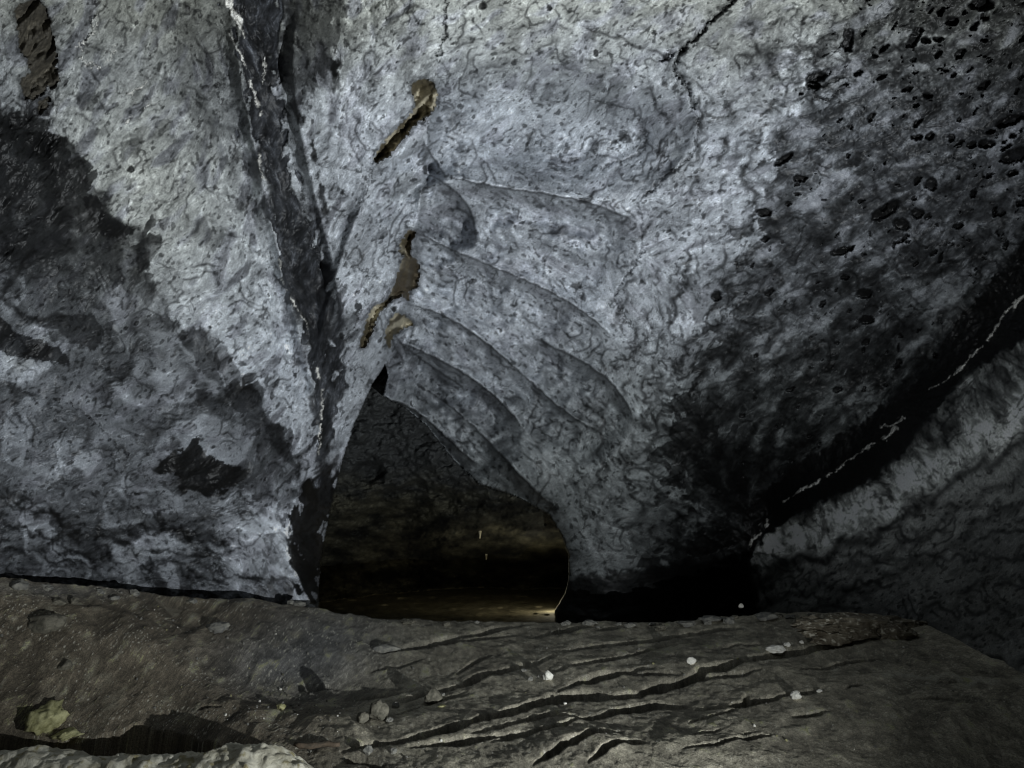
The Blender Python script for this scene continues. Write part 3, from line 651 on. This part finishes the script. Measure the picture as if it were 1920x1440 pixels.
# coarse continuation of the chamber beyond the layout, all the way round behind the camera
def apron():
    ring_pts = []
    ex = np.r_[0:NX:6, NX - 1]; ey = np.r_[0:NY:6, NY - 1]
    top_ = [P[0, i] for i in ex]; rgt = [P[j, NX - 1] for j in ey[1:]]; lft = [P[j, 0] for j in ey[::-1][:-1]]
    edge = np.array(lft + top_ + rgt)                     # bottom-left, up, across, down
    n_ = len(edge); rows = []
    ctr = np.array([0, 3.0, 1.0])
    for k, f in enumerate([0, .06, .14, .25, .4, .6, .8, 1.0]):
        tgt = ctr + (edge - ctr) * np.array([1.25, -1.0, 1.0]) ; tgt[:, 1] = -2.5 - .3 * np.abs(edge[:, 0]) * 0
        bulge = math.sin(math.pi * f) * .7
        dirn = (edge - ctr); dirn[:, 1] = 0; dirn /= np.linalg.norm(dirn, axis=1)[:, None] + 1e-6
        q = edge * (1 - f) + tgt * f + dirn * bulge
        q[:, 2] = q[:, 2]
        rows.append(q + .12 * f * np.sin(np.arange(n_) * .7 + k)[:, None])
    R = np.array(rows); CC = np.ones(R.shape) * np.array([.2, .21, .22])
    fmk = np.ones((R.shape[0] - 1, R.shape[1] - 1), bool)
    return sheet('chamber_rock', R, CC, fmk, M_WALL)
tag(apron(), kind='structure', label='plain grey rock of the chamber behind the viewer')

# ================================================================== FLOOR
crest_px = [-400,0,80,150,300,450,590,640,700,850,1060,1280,1400,1470,1560,1640,1700,1760,1800,1860,1920,2400]
crest_py = [1078,1084,1090,1097,1112,1125,1137,1150,1158,1165,1166,1166,1152,1150,1148,1152,1160,1180,1204,1228,1250,1400]
crest_d  = [3.6,4.25,4.4,4.6,5.5,6.1,6.6,6.6,6.6,6.7,6.8,6.6,6.3,6.2,6.0,5.7,5.5,5.1,4.9,4.6,4.1,3.0]
def crest(px): return np.interp(px, crest_px, crest_py)
def cdist(px):
    px = np.asarray(px, float)
    return sum(np.interp(px + o, crest_px, crest_d) for o in (-120, -60, 0, 60, 120)) / 5
fx = np.arange(-330, 2290, 1.8)
def csm(px): return sum(np.interp(px + o, crest_px, crest_py) for o in (-24, -12, 0, 12, 24)) / 5 + 3.6 * fbm(px / 40, px * 0 + .3, 201, 4, .6)
v = np.linspace(0, 1, 250)                     # 0 = near (below frame), 1 = crest
FX, FV = np.meshgrid(fx, v)
CR = csm(fx)[None, :]; BOT = 1640.0
FY = BOT + (CR - BOT) * FV ** .93
D_BOT = 1440
near = 1 / 3.55
inv_c = 1 / cdist(fx)[None, :]
CRS = (sum(np.interp(fx + o, crest_px, crest_py) for o in (-60, -40, -20, 0, 20, 40, 60)) / 7)[None, :]
g = (FY - CRS) / (1440 - CRS)
slope = near - inv_c
invd = inv_c + slope * g
FD = 1 / np.clip(invd, .05, 1 / 1.7)
FP = at(FX, FY, FD)
# scale of features: work in world x,y for isotropic detail and in layout px for the traced crevices
wxx, wyy = FP[..., 0], FP[..., 1]
Z = .03 * fbm(wxx * .9, wyy * .9, 211, 3) + .006 * fbm(wxx * 5, wyy * 5, 212, 4, .6)
# gentle bowl in the middle-left with the left bank rising
def fb(x, y, rx, ry, a, deg=0):
    c, s = math.cos(math.radians(deg)), math.sin(math.radians(deg)); xx = FX - x; yy = FY - y
    return a * np.exp(-((xx * c + yy * s) / rx) ** 2 - ((-xx * s + yy * c) / ry) ** 2)
Z += fb(640, 1265, 230, 60, -.17) + fb(230, 1220, 270, 60, .09, 15) + fb(1000, 1240, 300, 40, .03) + .05 * fbm(wxx * 1.6 + wyy * 1.2, (wyy - wxx) * .5, 219, 3) * sstep(800, 500, FX) + fb(1700, 1330, 350, 90, .05) + fb(1180, 1420, 300, 60, .04)
qx = 4.0 * fbm(FX / 60, FY / 22, 221, 4, .6); qy = 1.9 * fbm(FX / 60, FY / 24, 222, 4, .55) + .8 * gn(FX / 9, FY / 9, 223)
def groove(line, w0, dep):
    """crevice whose near lip hides the lamp; w0 = half width in layout px"""
    global Z, FCV
    d, s, t = pdist(line, FX + qx, FY + qy, 60)
    tp = np.sin(np.clip(t, 0, 1) * math.pi) ** .5 * (d < 60)
    wl = .8 * w0 * tp * (.75 + np.clip(.5 + 1.2 * gn(FX / 60, FY / 30, 31), 0, 1.1)) + .3
    a_ = -d * s                                             # + is the far side
    e = np.where(a_ > 0, sstep(wl * 1.15 + 2.0, wl * .45, d), sstep(wl + 1.0, wl * .5, d)) * tp
    Z = Z - np.minimum(.012 * wl + .012, .11) * e
    Z = Z + .003 * tp * np.exp(-((d - wl) / (wl * .8 + 5)) ** 2) * (a_ < 0) * (d < 60)
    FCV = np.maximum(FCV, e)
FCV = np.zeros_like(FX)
GROOVES = [
 ([(700,1208),(790,1203),(850,1196),(900,1188),(945,1178),(1010,1170)], 3.2, .12), ([(770,1205),(860,1200),(920,1196),(975,1190)],1.6,.06),
 ([(1000,1196),(1050,1185),(1090,1178),(1130,1174)],2.6,.08), ([(855,1250),(885,1236),(925,1226)],1.8,.06),
 ([(1040,1228),(1090,1218),(1160,1210),(1220,1200),(1290,1188),(1350,1182)],3.0,.1), ([(1110,1180),(1180,1178)],1.4,.05),
 ([(740,1290),(800,1280),(850,1278),(900,1262),(960,1253),(1010,1246),(1048,1230)],5.5,.16), ([(760,1302),(830,1298),(890,1290)],1.6,.06),
 ([(1030,1265),(1080,1252),(1140,1240),(1200,1225),(1240,1212),(1290,1205)],2.6,.1),
 ([(1040,1300),(1080,1285),(1130,1272),(1190,1262),(1230,1256)],3.8,.12), ([(1160,1268),(1280,1268)],1.6,.06),
 ([(780,1388),(850,1370),(900,1345),(960,1334),(1020,1318),(1080,1308),(1140,1306),(1200,1303),(1260,1288),(1330,1262),(1420,1240),(1500,1225),(1580,1208),(1650,1200),(1725,1194)], 8.5, .22),
 ([(1270,1282),(1340,1276),(1400,1270),(1430,1262)],3.0,.1),
 ([(640,1405),(720,1395),(800,1380),(860,1355),(920,1340)],7.0,.2), ([(760,1400),(860,1392),(930,1384),(1010,1376)],5.0,.15),
 ([(880,1374),(940,1366),(1000,1350),(1060,1340)],4.0,.12), ([(920,1394),(1010,1376),(1060,1368),(1100,1350)],3.4,.12),
 ([(1080,1358),(1130,1345),(1180,1330),(1230,1322),(1290,1328)],6.5,.18), ([(1020,1346),(1100,1356),(1160,1345)],2.0,.07),
 ([(1000,1440),(1050,1412),(1090,1400),(1130,1388),(1170,1384)],7.0,.2), ([(1100,1440),(1140,1420),(1170,1406),(1220,1408)],6.0,.18),
 ([(650,1270),(720,1272),(790,1270)],1.8,.05), ([(640,1412),(700,1440),(760,1460)],9.0,.2),
 ([(1300,1336),(1360,1330),(1430,1322),(1480,1310),(1550,1303)],4.6,.13), ([(1290,1366),(1340,1350),(1390,1335)],2.6,.09), ([(1395,1325),(1405,1308)],4,.1),
 ([(1483,1352),(1520,1354),(1560,1345)],3.4,.11), ([(1545,1254),(1600,1244),(1665,1235)],2.6,.09), ([(1500,1262),(1580,1255)],1.3,.05),
 ([(1280,1420),(1340,1412),(1420,1392),(1440,1388)],2.0,.07), ([(1390,1404),(1420,1396),(1450,1390)],2.2,.07), ([(1390,1392),(1410,1386)],1.6,.05), ([(1290,1395),(1360,1380)],1.4,.05),
 ([(1700,1330),(1780,1328),(1830,1330)],1.0,.03), ([(1590,1304),(1620,1298)],1.6,.05), ([(1760,1292),(1820,1288)],1.2,.04),
 ([(1280,1190),(1340,1180),(1400,1178)],1.6,.05), ([(1350,1222),(1380,1212),(1430,1210)],1.6,.05),
 ([(370,1334),(395,1333),(416,1332)],2.2,.08), ([(700,1345),(760,1320),(820,1300),(880,1285)],1.8,.05), ([(560,1255),(600,1250),(640,1248)],1.2,.04), ([(690,1232),(760,1228),(800,1220)],1.0,.03)]
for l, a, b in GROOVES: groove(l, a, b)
# pit behind the pale foreground rock
psd = poly_sd([(-200,1392),(0,1393),(50,1398),(130,1400),(220,1383),(280,1369),(330,1368),(370,1380),(405,1400),(430,1425),(400,1500),(-200,1500)], FX + .5 * qx, FY + .5 * qy, 60)
Z -= 1.1 * sstep(-1.5, 9, psd)
# runnels on the left bank
TF = dirfield([(100,1150,12),(250,1230,38),(400,1280,40),(150,1350,32),(520,1300,40),(650,1240,20),(800,1230,-8),(1000,1270,-14),(1300,1290,-13),(1600,1340,-8),(1800,1280,8),(900,1400,-22),(1200,1420,-20),(700,1380,-18),(1850,1400,-5)], FX, FY)
NYF, NXF = FX.shape
asp = 1.8 / (abs(FY[0, 0] - FY[-1, 0]) / 250)
THF = np.arctan2(np.sin(TF) / 1.0, np.cos(TF))
F1 = lic(THF, rng.standard_normal((NYF, NXF)).astype(np.float32), 4)
F2 = half_lic(THF, 1, 5)
F3 = half_lic(THF, 4, 10)
lf = sstep(760, 480, FX)
Z += (.003 + .003 * lf) * F3 + .0012 * F2 + .0012 * F1 + .0035 * fbm(wxx * 9, wyy * 9, 216, 4, .6) + lf * .012 * fbm(wxx * 3, wyy * 3, 215, 3)
FP[..., 2] += Z * sstep(0, .03, 1 - FV) + Z * .25 * (1 - sstep(0, .03, 1 - FV))
FC = mix(np.array([.30, .275, .21]), np.array([.140, .118, .084]), lf[..., None])
cool = fb(620, 1190, 130, 60, .8) + fb(500, 1240, 120, 50, .6) + fb(100, 1110, 160, 20, .6)
FC = mix(FC, np.array([.15, .15, .145]), np.clip(cool, 0, 1)[..., None])
FC = FC * np.exp(.20 * F1 + .12 * F2 + .14 * F3 + .3 * fbm(wxx * 14, wyy * 14, 218, 4, .7) + .22 * fbm(wxx * 1.5, wyy * 1.5, 217, 4))[..., None]
speck = sstep(.75, 1.3, fbm(wxx * 70, wyy * 70, 231, 2) * 1.3 + .5 * fbm(wxx * 2.2, wyy * 2.2, 232, 3) + .25 * F1)
FC = mix(FC, np.array([.55, .53, .44]), (speck * .9)[..., None])
patch = sstep(.25, .9, fbm(wxx * 2.6, wyy * 2.6, 233, 5, .65) + .2 * F2)
FC = mix(FC, np.array([.27, .25, .185]), (patch * .55)[..., None])
FC = mix(FC, np.array([.45, .43, .35]), (sstep(.4, 1, fb(1780, 1282, 190, 9, 1.2, 3) + .35 * F2) * .6)[..., None])
FC = mix(FC, np.array([.36, .36, .17]), (sstep(.35, .7, fb(70, 1365, 42, 16, 1, 30) + .18 * F2 + .15 * F1) * .8)[..., None])
FC = mix(FC, np.array([.05, .045, .035]), np.clip(FCV * .8, 0, 1)[..., None])  # crevice shade painted into the mud colour
# back slope behind the crest
kk = np.array([.03, .08, .16, .3, .5, .8, 1.2, 1.8])
B = FP[-1][None] + np.stack([np.zeros_like(kk), kk * 1.3, -kk * .9 - .02], -1)[:, None, :]
dirx = (FP[-1] - CAM); dirx[:, 2] = 0; dirx /= np.linalg.norm(dirx, axis=1)[:, None]
B = FP[-1][None] + dirx[None] * (kk * 1.1)[:, None, None]; B[..., 2] -= (kk * 1.0)[:, None]
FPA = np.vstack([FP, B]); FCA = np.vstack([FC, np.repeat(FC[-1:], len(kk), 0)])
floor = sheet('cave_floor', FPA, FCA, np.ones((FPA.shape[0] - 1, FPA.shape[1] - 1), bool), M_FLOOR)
tag(floor, kind='structure', label='brown muddy cave floor scored by black crevices')
# plain ground under the camera and out to the sides
gxx = np.linspace(-9, 9, 60); gyy = np.linspace(-3, 16, 60); GX, GY = np.meshgrid(gxx, gyy)
GP = np.stack([GX, GY, -.62 + .05 * fbm(GX, GY, 300, 3)], -1)
ground = sheet('ground', GP, np.ones(GP.shape) * np.array([.12, .105, .08]), np.ones((59, 59), bool), M_FLOOR); tag(ground, kind='structure', label='low brown ground beneath the crest and around the viewer')

def floor_at(px, py):
    j = int(np.clip(round((px - fx[0]) / 1.8), 0, len(fx) - 1)); i = int(np.argmin(np.abs(FY[:, j] - py)))
    return FPA[i, j].copy(), (FPA[i, min(j + 4, len(fx) - 1)] - FPA[i, max(j - 4, 0)])

# ================================================================== LOOSE ROCKS
import bmesh
from mathutils import noise as mn
def stone_mesh(name, sx, sy, sz, seed, rough=.22, sub=4, facet=0.5):
    bm = bmesh.new(); bmesh.ops.create_icosphere(bm, subdivisions=sub, radius=1)
    r = random.Random(seed); off = Vector((r.uniform(-50, 50), r.uniform(-50, 50), r.uniform(-50, 50)))
    planes = [(Vector((r.gauss(0, 1), r.gauss(0, 1), r.gauss(0, 1))).normalized(), r.uniform(.62, .95)) for _ in range(11)]
    for v_ in bm.verts:
        p = v_.co.copy()
        for n_, h in planes:
            k = p.dot(n_) - h
            if k > 0: p -= n_ * k * (.5 + facet)
        q = p + off
        p *= 1 + rough * mn.fractal(q * 1.6, .9, 2.1, 4) * .9 + rough * .35 * mn.fractal(q * 6, .8, 2.1, 3)
        v_.co = Vector((p.x * sx, p.y * sy, p.z * sz))
    me = bpy.data.meshes.new(name); bm.to_mesh(me); bm.free()
    return me
M_WHITE = rock_mat('pale_limestone', (.62, .60, .52), (.85, .83, .75), 30, .8, .6, .01)
M_BROWN = rock_mat('mud_caked_rock', (.07, .066, .05), (.19, .175, .135), 26, .8, .7, .01)
M_GREY = rock_mat('grey_rock', (.10, .10, .095), (.27, .26, .22), 14, .8, .7, .01)
M_CRAG = rock_mat('crag_rock', (.07, .055, .035), (.26, .23, .17), 9, .75, .9, .03, spots=(.5, .47, .38))
M_LEDGE = rock_mat('pale_ledge_rock', (.40, .37, .27), (.80, .77, .64), 7, .85, 1.0, .03, spots=(.34, .30, .17))
M_RUST = rock_mat('rusty_wood', (.05, .042, .03), (.15, .11, .075), 20, .8, .6, .01)
M_GOLD = rock_mat('yellow_flowstone', (.20, .19, .08), (.50, .48, .26), 18, .7, .8, .015)
def stone(px, py, wpx, hpx, mat, label, seed, name='stone', cat='stone', depth=1.0, rough=.22, sub=4, group=None, sink=.25, rz=None):
    p, tx = floor_at(px, py + hpx * .5); d = (p - CAM) @ FW
    sx = wpx * .5 / FPX * d; sz = hpx * .5 / FPX * d
    o = bpy.data.objects.new(name, stone_mesh(name, sx * 1.08, sx * depth, sz * 1.15, seed, rough, sub)); COL.objects.link(o)
    for f in o.data.polygons: f.use_smooth = sub > 3
    o.data.materials.append(mat)
    o.location = (p[0], p[1] + sx * depth * .3, p[2] + sz * (1 - sink)); o.rotation_euler = (0, 0 if wpx > 45 else math.atan2(-tx[2], tx[0]) * .6, 0)
    tag(o, label, cat, group); return o
PALE = 'pale limestone stones scattered on the floor'
stone(1455, 1212, 32, 17, M_WHITE, 'largest pale stone, wedged in the crevice left of the crag', 1, group=PALE)
stone(1478, 1210, 12, 8, M_WHITE, 'tiny pale chip touching the right side of the largest pale stone', 2, group=PALE, sub=3)
stone(1505, 1206, 9, 6, M_WHITE, 'pale chip at the left foot of the crag', 3, group=PALE, sub=3)
stone(1297, 1246, 17, 12, M_WHITE, 'pale round stone alone on the slope above the long crevice', 4, group=PALE)
stone(1497, 1315, 20, 14, M_WHITE, 'pale stone beside the short black crevice low on the right', 5, group=PALE)
stone(1539, 1307, 10, 5, M_WHITE, 'flat pale chip at the right tip of the short crevice', 6, group=PALE, sub=3)
stone(1027, 1270, 19, 17, M_WHITE, 'pale upright stone in the middle of the floor', 7, group=PALE)
stone(995, 1275, 10, 8, M_GREY, 'small grey stone just left of the pale upright stone', 8, sub=3)
stone(983, 1257, 11, 6, M_GREY, 'grey pebble in the dark crevice above the upright stone', 9, sub=3)
stone(946, 1257, 9, 5, M_WHITE, 'pale pebble at the left end of the crevice in the middle', 10, group=PALE, sub=3)
stone(527, 1308, 16, 13, M_GOLD, 'cream yellow stone on the left bank', 11)
stone(708, 1330, 34, 36, M_BROWN, 'upright brown boulder with a black shadow in the low hollow', 12, name='boulder', cat='boulder')
stone(678, 1342, 24, 18, M_BROWN, 'round brown rock just left of the upright boulder', 13, name='boulder', cat='boulder')
stone(730, 1346, 14, 8, M_GREY, 'small grey rock right of the upright boulder', 14, sub=3)
stone(812, 1283, 34, 26, M_BROWN, 'low brown rock half buried at the start of the middle crevice', 15, name='boulder', cat='boulder', sink=.45)
stone(830, 1286, 10, 7, M_GREY, 'small grey stone right of the half buried brown rock', 16, sub=3)
stone(742, 1296, 15, 10, M_GREY, 'small faceted rock above the upright boulder', 17, sub=3)
stone(827, 1312, 15, 4, M_GOLD, 'flat yellow chip below the middle crevice', 18, sub=3)
stone(1060, 1322, 8, 4, M_WHITE, 'flat pale chip in the long black crevice', 19, group=PALE, sub=3)
stone(722, 1198, 56, 15, M_GREY, 'long grey slab lying near the crest left of the arch mouth', 20, name='rock_slab', cat='rock slab', depth=.5, sink=.5)
stone(70, 1181, 76, 34, M_BROWN, 'flat brown slab near the left edge of the floor', 21, name='rock_slab', cat='rock slab', depth=.6, sink=.45)
stone(30, 1106, 28, 18, M_GREY, 'grey rock near the crest at the far left', 22, name='boulder', cat='boulder')
stone(105, 1138, 26, 12, M_BROWN, 'low brown rock on the left bank below the far left rock', 23, name='boulder', cat='boulder', sink=.4)
stone(134, 1141, 14, 14, M_BROWN, 'small dark rock next to the low brown rock', 24, sub=3)
stone(212, 1122, 18, 9, M_GREY, 'grey stone on the crest under the left wall', 25, sub=3)
stone(117, 1260, 22, 20, M_BROWN, 'brown knob of rock below the flat slab', 26, name='boulder', cat='boulder', sink=.5)
stone(404, 1170, 42, 24, M_GREY, 'grey knob with a pale top on the left bank', 27, name='boulder', cat='boulder', sink=.5)
stone(75, 1352, 62, 52, M_GOLD, 'lumpy yellow flowstone mound near the lower left corner', 28, name='flowstone_mound', cat='flowstone', rough=.5, sink=.55)
stone(120, 1384, 50, 16, M_GOLD, 'low yellow flowstone crust at the edge of the black pit', 29, name='flowstone_mound', cat='flowstone', rough=.5, sink=.5)
stone(545, 1128, 14, 8, M_GREY, 'small grey stone at the foot of the pale nose of rock', 30, sub=3)
stone(560, 1131, 26, 9, M_GREY, 'broken grey rubble piece at the foot of the dark inner face', 31, sub=3)
stone(1630, 1172, 200, 44, M_CRAG, 'rough brown crag on the crest at the right', 32, name='crag', cat='rock outcrop', depth=.45, rough=.42, sub=5, sink=.35)
stone(1565, 1190, 92, 32, M_CRAG, 'low broken block leaning on the left foot of the crag', 33, name='boulder', cat='boulder', depth=.5, rough=.38, sub=5, sink=.35)
stone(1685, 1183, 80, 30, M_CRAG, 'rounded rock beneath the right end of the crag', 34, name='boulder', cat='boulder', depth=.5, rough=.3, sub=5, sink=.4)
stone(1440, 1155, 40, 14, M_GREY, 'low pair of lumps on the crest left of the crag', 35, name='boulder', cat='boulder', sub=4)
stone(1288, 1168, 34, 12, M_GREY, 'small grey block on the crest above the long crevice', 36, name='boulder', cat='boulder')
stone(1340, 1160, 48, 10, M_GREY, 'flat grey block on the crest right of the small grey block', 37, name='boulder', cat='boulder')
stone(688, 1408, 18, 16, M_GREY, 'grey stone beside the dark hollow at the bottom edge', 38)
stone(738, 1407, 12, 11, M_GREY, 'grey stone right of the dark hollow at the bottom edge', 39, sub=3)
rr_ = random.Random(31)
for i in range(26):
    px = rr_.uniform(40, 1560) if i % 2 else rr_.uniform(1060, 1540); py = crest(px) + rr_.uniform(1, 9); w_ = rr_.uniform(8, 24)
    stone(px, py, w_, w_ * rr_.uniform(.35, .6), rr_.choice([M_GREY, M_BROWN]), 'small broken block of rubble half sunk along the crest of the floor', 100 + i, name='rubble_block', cat='rubble', sub=3, rough=.3, sink=.45, group='rubble blocks along the crest')
# pale lit stone in the far corner under the black bed
def free_stone(px, py, d, wpx, hpx, mat, label, seed, name='stone', cat='stone', group=None):
    p = at(px, py, d); s = .5 / FPX * d
    o = bpy.data.objects.new(name, stone_mesh(name, wpx * s, wpx * s, hpx * s, seed, .2, 3)); COL.objects.link(o)
    o.data.materials.append(mat); o.location = p; tag(o, label, cat, group); return o
free_stone(1389, 1136, 6.6, 11, 9, M_WHITE, 'bright white stone in the black corner at the foot of the right wall', 51)

# small gravel
def gravel():
    base = [(stone_mesh('pebble', 1, .9, .7, 70 + i, .2, 2)) for i in range(5)]
    mats = [M_WHITE, M_GREY, M_BROWN, M_GREY, M_GOLD]
    for b_, m_ in zip(base, mats): b_.materials.append(m_)
    r = random.Random(5)
    for i in range(260):
        if r.random() < .5: px = r.gauss(520, 150); py = 1230 + (px - 300) * .25 + r.gauss(0, 55)
        else: px = r.uniform(0, 1910); py = r.uniform(1175, 1425)
        if py < crest(px) + 12 or py > 1430: continue
        if px < 440 and py > 1360: continue
        p, tx = floor_at(px, py); d = (p - CAM) @ FW
        s = r.choice([1.2, 1.5, 1.8, 2.2, 3.2]) / FPX * d
        k = r.choice([0, 1, 1, 2, 3, 3, 4])
        o = bpy.data.objects.new('pebble', base[k]); COL.objects.link(o)
        o.location = (p[0], p[1], p[2] + s * .35); o.scale = (s, s, s); o.rotation_euler = (r.uniform(0, 6), r.uniform(0, 6), r.uniform(0, 6))
        tag(o, 'tiny rough pebble lying loose on the brown cave floor', 'pebble', 'tiny pebbles scattered over the cave floor')
gravel()

# ------------------------------------------------------------------ pale foreground rock, bottom left
def ledge():
    prof_x = [-420,-200,0,60,130,200,280,350,420,490,540,580,640]; prof_y = [1400,1405,1411,1407,1411,1424,1424,1417,1401,1396,1413,1442,1500]
    us = np.linspace(-420, 640, 300); vs = np.linspace(0, 1, 90)
    U, VV = np.meshgrid(us, vs); d0 = 3.42
    ty = np.interp(U, prof_x, prof_y)
    T = at(U, ty, np.full(U.shape, d0))
    a = (VV - .5) * math.pi * 1.06                     # cross-section: back foot -> top -> front foot
    hh = .55; rr_ = .34
    Pn = T.copy(); Pn[..., 1] -= np.sin(a) * rr_ + .0; Pn[..., 2] += (np.cos(a) - 1) * hh
    nz = .035 * fbm(Pn[..., 0] * 4, Pn[..., 1] * 4 + Pn[..., 2] * 3, 401, 5, .6) + .010 * fbm(Pn[..., 0] * 22, Pn[..., 1] * 22 + Pn[..., 2] * 12, 402, 3)
    Pn[..., 2] += nz; Pn[..., 1] -= nz * .6
    o = sheet('boulder', Pn, np.ones(Pn.shape) * .5, np.ones((Pn.shape[0] - 1, Pn.shape[1] - 1), bool), M_LEDGE)
    tag(o, 'long pale yellowish limestone boulder across the bottom left corner, in front of the black pit', 'boulder')
ledge()

# ------------------------------------------------------------------ rusty stick, stalactites
def tube(name, pts, radii, mat, nseg=10, seed=0):
    r = random.Random(seed); rings = []
    for i, p in enumerate(pts):
        p = Vector(p); t = (Vector(pts[min(i + 1, len(pts) - 1)]) - Vector(pts[max(i - 1, 0)])).normalized()
        a = t.orthogonal().normalized(); b = t.cross(a)
        rings.append([p + (a * math.cos(2 * math.pi * k / nseg) + b * math.sin(2 * math.pi * k / nseg)) * radii[i] * (1 + r.uniform(-.12, .12)) for k in range(nseg)])
    V_ = [q for g_ in rings for q in g_]; F_ = []
    for i in range(len(rings) - 1):
        for k in range(nseg): F_.append((i * nseg + k, i * nseg + (k + 1) % nseg, (i + 1) * nseg + (k + 1) % nseg, (i + 1) * nseg + k))
    F_.append(tuple(range(nseg))[::-1]); F_.append(tuple((len(rings) - 1) * nseg + k for k in range(nseg)))
    me = bpy.data.meshes.new(name); me.from_pydata([tuple(q) for q in V_], [], F_); me.materials.append(mat)
    for f in me.polygons: f.use_smooth = True
    o = bpy.data.objects.new(name, me); COL.objects.link(o); return o
sp_ = []
for i in range(9):
    t = i / 8; p, _ = floor_at(552 + 84 * t, 1402 + 1.5 * math.sin(t * 7)); sp_.append((p[0], p[1], p[2] + .016))
zmax = max(q[2] for q in sp_); sp_ = [(q[0], q[1], .6 * zmax + .4 * q[2]) for q in sp_]
tag(tube('stick', sp_, [.012, .016, .015, .017, .016, .015, .016, .014, .010], M_RUST, 10, 3), 'rusty brown stick lying on the floor behind the pale foreground rock', 'stick')
M_DRIP = rock_mat('drip_calcite', (.3, .27, .18), (.62, .56, .40), 12, .6, .4, .01)
for px, py, ln_, wd, lab in [(899,998,22,4.5,'short pale stalactite on the far wall, the upper one in the lit patch'), (911,1040,18,4,'pale stalactite stub lower right in the lit patch')]:
    i = int((py - gy[0]) / DX); j = int((px - gx[0]) / DX); d = Dall[i, j] - .12; k = d / FPX
    top_ = at(px, py - ln_ / 2, d)
    pts = [tuple(top_ + np.array([.01 * math.sin(q * 2), .1 * (1 - q), -q * ln_ * k])) for q in np.linspace(0, 1, 7)]
    tag(tube('stalactite', pts, [wd * k * (1 - .75 * q) for q in np.linspace(0, 1, 7)], M_DRIP, 10, int(px)), lab, 'stalactite')

# ------------------------------------------------------------------ warm lamp burning inside the passage, behind the right jamb
pl = bpy.data.lights.new('passage_lamp', 'POINT'); pl.energy = 6.5; pl.color = (1.0, .94, .74); pl.shadow_soft_size = .03
po = bpy.data.objects.new('passage_lamp', pl); COL.objects.link(po); po.location = at(1036, 1118, 12.2)
lamp('passage_spot', at(1056, 1085, 10.4), at(880, 1000, 13.5), 55, (1.0, .93, .70), 84, 1.0, .03)
